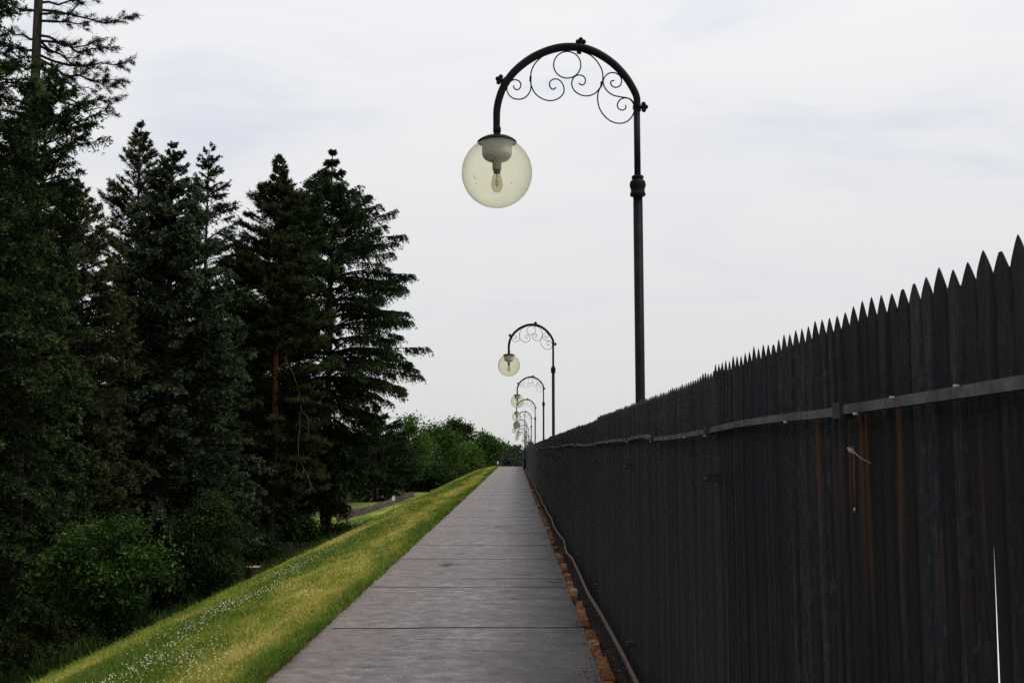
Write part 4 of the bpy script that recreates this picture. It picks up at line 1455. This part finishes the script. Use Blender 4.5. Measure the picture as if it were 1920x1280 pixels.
# the wood behind: individual trees, copies of the ones above, darker because they stand in shade
wr = random.Random(77)
src = [T['front'], T['olive'], T['blue'], T['mid'], T['behind']]
spots = []
for row, (D0, n_) in enumerate(((40, 9), (56, 10), (74, 11))):
    for i in range(n_):
        spots.append((-16.5 - row * 4.5 - wr.uniform(0, 4.5) - i * 0.25, 14 + i * (D0 + 14) / n_ + row * 2 + wr.uniform(-2, 2)))
for (x, y, s_) in [(-15.8, 33, 1.0), (-18.5, 36, 1.15), (-17.0, 28, 1.0), (-15.4, 23.5, 1.0), (-21, 45, 1.1), (-14.2, 30, .80), (-13.6, 37.5, .85), (-13.8, 48, .80), (-13.0, 54, .75), (-13.8, 63, 1.0), (-15, 70, 1.0), (-12.9, 58, .8), (-12.8, 21, .7), (-14.6, 55, .95), (-17, 66, 1.1), (-12.2, 41.5, .7), (-15.5, 49, 1.0), (-13.4, 26, .8)] + [(a_, b_, None) for a_, b_ in spots]:
    o = copy_tree(wr.choice(src))
    o.location = (x, y, float(ground_z(x, y)))
    s_ = s_ or wr.uniform(0.80, 1.02)
    o.scale = (s_ * 1.15, s_ * 1.15, s_ * wr.uniform(0.8, 0.95))
    o.rotation_euler = (0, 0, wr.uniform(0, 6.28))
    o.name = 'conifer_tree'
    tag(o, 'dark conifer deep in the wood behind the front row of trees', 'conifer tree', 'conifers deep in the wood behind the front row')

def broadleaf(name, label, px, D, top_py, half_px, mat, seed, n_cl=60, leaves=110, leaf=0.22, cl=0.9, cat='tree', group=None, low=0.18, trunk_r=0.16, zb=None, squash=1.0, narrow=0.5):
    r = np.random.default_rng(seed)
    b = at(px, 860, D)
    if zb is None:
        zb = float(ground_z(b.x, D))
    H = at(px, top_py, D).z - zb
    Rw = half_px / F * D
    root = empty(name, (b.x, D, zb), label=label, cat=cat, group=group)
    c0 = H * (low + (1 - low) * 0.5)
    hh = H * (1 - low) * 0.5
    v = unit(r.normal(0, 1, (n_cl, 3)))
    rr_ = (0.35 + 0.65 * r.random(n_cl) ** 0.5) * (0.75 + 0.5 * fnoise(v[:, 0] * 2 + seed, v[:, 2] * 2 + v[:, 1], 3))
    C = v * rr_[:, None] * np.array([Rw, Rw * 0.9, hh]) * 0.92
    C[:, 2] += c0
    C[:, :2] *= (1 - narrow * np.clip((C[:, 2:3] - c0) / hh, 0, 1) ** 2)
    mb = MB()
    mb.tube([(0, 0, -0.2), (0.03, 0.02, H * 0.3), (0, 0, H * 0.62), (0.02, 0, H * 0.8)], [trunk_r, trunk_r * .8, trunk_r * .5, trunk_r * .2], 9)
    mb.build('trunk', M['bark_dark'], root)
    mb = MB()
    for i in range(0, n_cl, 2):
        s = Vector((0, 0, H * r.uniform(0.15, 0.6)))
        e = Vector(C[i])
        mb.tube([s, (s + e) / 2 + Vector((0, 0, 0.08 * H * r.random())), e], [trunk_r * .35, trunk_r * .2, trunk_r * .06], 4, cap=False)
    mb.build('limbs', M['bark_dark'], root)
    n = n_cl * leaves
    ci = np.repeat(np.arange(n_cl), leaves)
    cs = cl * (0.55 + 0.8 * r.random(n_cl))
    off = r.normal(0, 0.5, (n, 3)) * np.array([1, 1, 0.62]) * cs[ci][:, None]
    P = C[ci] + off
    P[:, 2] = np.maximum(P[:, 2], 0.02 * H)
    d = unit(r.normal(0, 1, (n, 3)) + np.array([0, 0, -0.35]) + unit(off) * 0.5)
    s = unit(np.cross(d, r.normal(0, 1, (n, 3)) + np.array([0, 0, 1.2])))
    l = leaf * (0.6 + 0.8 * r.random(n))[:, None]
    V = np.stack([P, P + d * l * 0.5 + s * l * 0.26, P + d * l, P + d * l * 0.5 - s * l * 0.26], 1).reshape(-1, 3)
    tt = np.clip(0.25 + 0.5 * r.random(n_cl)[ci] + r.normal(0, 0.12, n) + 0.12 * (off[:, 2] / cl), 0, 1)
    np_mesh('crown', V, np.arange(n * 4).reshape(-1, 4), mat, root, tint=np.repeat(tt, 4))
    return root

FAR = 'broadleaf trees beyond the lawn'
broadleaf('leafy_tree', 'yellow-green broadleaf tree showing just beside the layered dark conifer', 765, 124, 772, 46, M['leaf'], 51, 70, 130, 0.305, 1.17, group=FAR)
broadleaf('leafy_tree', 'rounded mid-green tree between the layered conifer and the dark upright tree', 818, 150, 788, 46, M['leaf_mid'], 52, 80, 130, 0.363, 1.41, group=FAR)
broadleaf('leafy_tree', 'dark upright tree whose crown rises above the light green trees', 860, 197, 780, 32, M['leaf_dark'], 53, 80, 130, 0.442, 1.43, group=FAR, narrow=.3)
broadleaf('leafy_tree', 'bright green rounded tree below and in front of the dark upright tree', 872, 182, 826, 40, M['leaf'], 54, 70, 120, 0.433, 1.49, group=FAR)
broadleaf('leafy_tree', 'broad light green tree standing above the far end of the bank', 910, 225, 808, 36, M['leaf_mid'], 55, 80, 120, 0.521, 1.85, group=FAR)
broadleaf('leafy_tree', 'small light green tree nearest the far end of the path', 940, 236, 826, 17, M['leaf'], 56, 50, 110, 0.530, 1.65, group=FAR)
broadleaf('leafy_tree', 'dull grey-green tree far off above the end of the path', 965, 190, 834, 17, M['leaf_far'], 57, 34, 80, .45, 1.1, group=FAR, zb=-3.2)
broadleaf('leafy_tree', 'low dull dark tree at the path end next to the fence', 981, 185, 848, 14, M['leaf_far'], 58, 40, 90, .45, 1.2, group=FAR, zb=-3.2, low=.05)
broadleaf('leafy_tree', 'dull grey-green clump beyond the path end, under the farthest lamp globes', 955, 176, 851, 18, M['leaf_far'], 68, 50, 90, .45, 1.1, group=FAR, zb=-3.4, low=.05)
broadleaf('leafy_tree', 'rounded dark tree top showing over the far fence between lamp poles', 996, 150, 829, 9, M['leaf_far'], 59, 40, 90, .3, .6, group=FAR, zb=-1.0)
broadleaf('leafy_tree', 'shadowed low tree at the foot of the mid-green tree above the bank', 800, 132, 862, 60, M['leaf_dark'], 60, 70, 120, 0.354, 1.36, group=FAR, low=.03)
broadleaf('leafy_tree', 'shadowed low tree tucked behind the bank below the bright green tree', 850, 168, 868, 46, M['leaf_dark'], 61, 60, 120, 0.420, 1.50, group=FAR, low=.03)
broadleaf('leafy_tree', 'dusky tree behind the stone wall between the tallest spruce and the sign', 735, 118, 822, 55, M['leaf_dark'], 62, 80, 120, 0.320, 1.23, group=FAR, low=.03)
br_ = random.Random(8)
proto = broadleaf('leafy_tree', 'shaded broadleaf tree far back in the mass beyond the lawn', 690, 118, 800, 70, M['leaf_dark'], 63, 80, 120, .34, 1.3, group='broadleaf trees far back beyond the lawn', low=.03)
for (x, y, s_) in [(-21, 122, 1.0), (-16, 138, .85), (-24, 150, 1.0), (-13.5, 160, .75), (-20, 175, .9), (-30, 130, 1.1), (-10, 190, .7)]:
    o = copy_tree(proto)
    o.location = (x, y, float(ground_z(x, y)))
    o.scale = (s_, s_, s_ * .8)
    o.rotation_euler = (0, 0, br_.uniform(0, 6))
    o['label'] = 'shaded broadleaf tree far back in the mass beyond the lawn'

# shrubs at the foot of the bank
SH = 'shrubs at the foot of the bank'
broadleaf('leafy_bush', 'bright green leafy bush at the foot of the bank in front of the dark spruces', 215, 19.0, 958, 112, M['bush'], 71, 56, 250, .085, .34, cat='bush', group=SH, low=.12, trunk_r=.05, narrow=.35)
broadleaf('leafy_bush', 'dim feathery green shrub below the skirts of the blue-green spruce', 395, 27, 915, 62, M['leaf_dark'], 72, 70, 180, .08, .34, cat='bush', group=SH, low=.02, trunk_r=.05)
broadleaf('leafy_bush', 'small pale green shrub at the foot of the tallest spruce trunk', 640, 60, 985, 22, M['bush'], 73, 24, 90, .14, .35, cat='bush', group=SH, low=.02, trunk_r=.04)
broadleaf('leafy_bush', 'low green shrub between the red pine trunk and the spruce trunk', 578, 52, 968, 28, M['bush'], 74, 30, 90, .13, .4, cat='bush', group=SH, low=.02, trunk_r=.04)

broadleaf('leafy_bush', 'dark leafy shrub in the shade right behind the red pine trunk', 548, 56, 962, 36, M['leaf_dark'], 81, 40, 110, .13, .45, cat='bush', group=SH, low=.01, trunk_r=.04)
broadleaf('leafy_bush', 'dark shrub in the shade between the blue-green spruce and the pine trunk', 492, 43, 1000, 40, M['leaf_dark'], 82, 40, 110, .11, .40, cat='bush', group=SH, low=.01, trunk_r=.04)

# ------------------------------------------------------------------ small things by the lawn
def stone_wall():
    r = random.Random(6)
    mb = MB()
    P = [(-11.6, 71.0), (-11.4, 78.0), (-11.1, 88.0), (-10.8, 98.0), (-10.6, 110.0)]
    cs = catmull([Vector((x, y, 0)) for x, y in P], 60)
    for p0, p1 in zip(cs[:-1], cs[1:]):
        t = (p1 - p0)
        rot = Matrix.Rotation(math.atan2(t.y, t.x), 3, 'Z')
        z0 = float(ground_z(p0.x, p0.y))
        zz = 0.0
        for k in range(3):
            h = r.uniform(0.09, 0.18)
            m_ = rot @ Matrix.Rotation(r.uniform(-.08, .08), 3, 'Y')
            mb.box((p0.x + t.x / 2 + r.uniform(-.05, .05), p0.y + t.y / 2, z0 + zz + h / 2 - 0.05), (t.length * r.uniform(.8, .98), 0.42 + r.uniform(-.08, .08), h * 1.02), m_, r.uniform(.82, .95))
            zz += h
    return mb.build('stone_wall', M['stone'])
tag(stone_wall(), label='low purplish-grey rough stone wall along the edge of the lower lawn', cat='wall')

def sign(px, py, D, w, h, name, label):
    b = at(px, py, D)
    zb = float(ground_z(b.x, D))
    root = empty(name, (b.x, D, zb), label=label, cat='sign')
    mb = MB()
    mb.tube([(0, 0, -0.1), (0, 0, b.z - zb + h / 2)], 0.028, 8)
    mb.build('post', M['post_grey'], root)
    mb = MB()
    mb.box((0, -0.04, b.z - zb), (w, 0.02, h))
    mb.box((0, -0.052, b.z - zb - h * .18), (w * .7, 0.004, h * .10))
    mb.build('sign_board', M['sign_white'], root)
sign(738, 934, 84, 0.22, 0.32, 'lawn_sign', 'small white sign on a thin post by the stone wall')
sign(933.5, 867, 112, 0.16, 0.26, 'marker_sign', 'tiny pale marker sign at the crest of the grass bank')

sp = at(475, 1062, 31)
zs = float(ground_z(sp.x, 31))
stump = empty('tree_stump', (sp.x, 31, zs), label='pale-topped sawn tree stump in the shade left of the pine trunk', cat='tree stump')
mb = MB()
hst = max(0.25, sp.z - zs)
mb.lathe([(0.27, -0.1), (0.24, 0.1), (0.205, hst * .6), (0.20, hst)], (0, 0, 0), 18)
mb.build('stump_bark', M['bark_dark'], stump)
mb = MB()
mb.lathe([(0.20, hst + 0.001), (0.19, hst + 0.012), (0.0, hst + 0.016)], (0, 0, 0), 18)
mb.build('cut_face', M['stump_top'], stump)
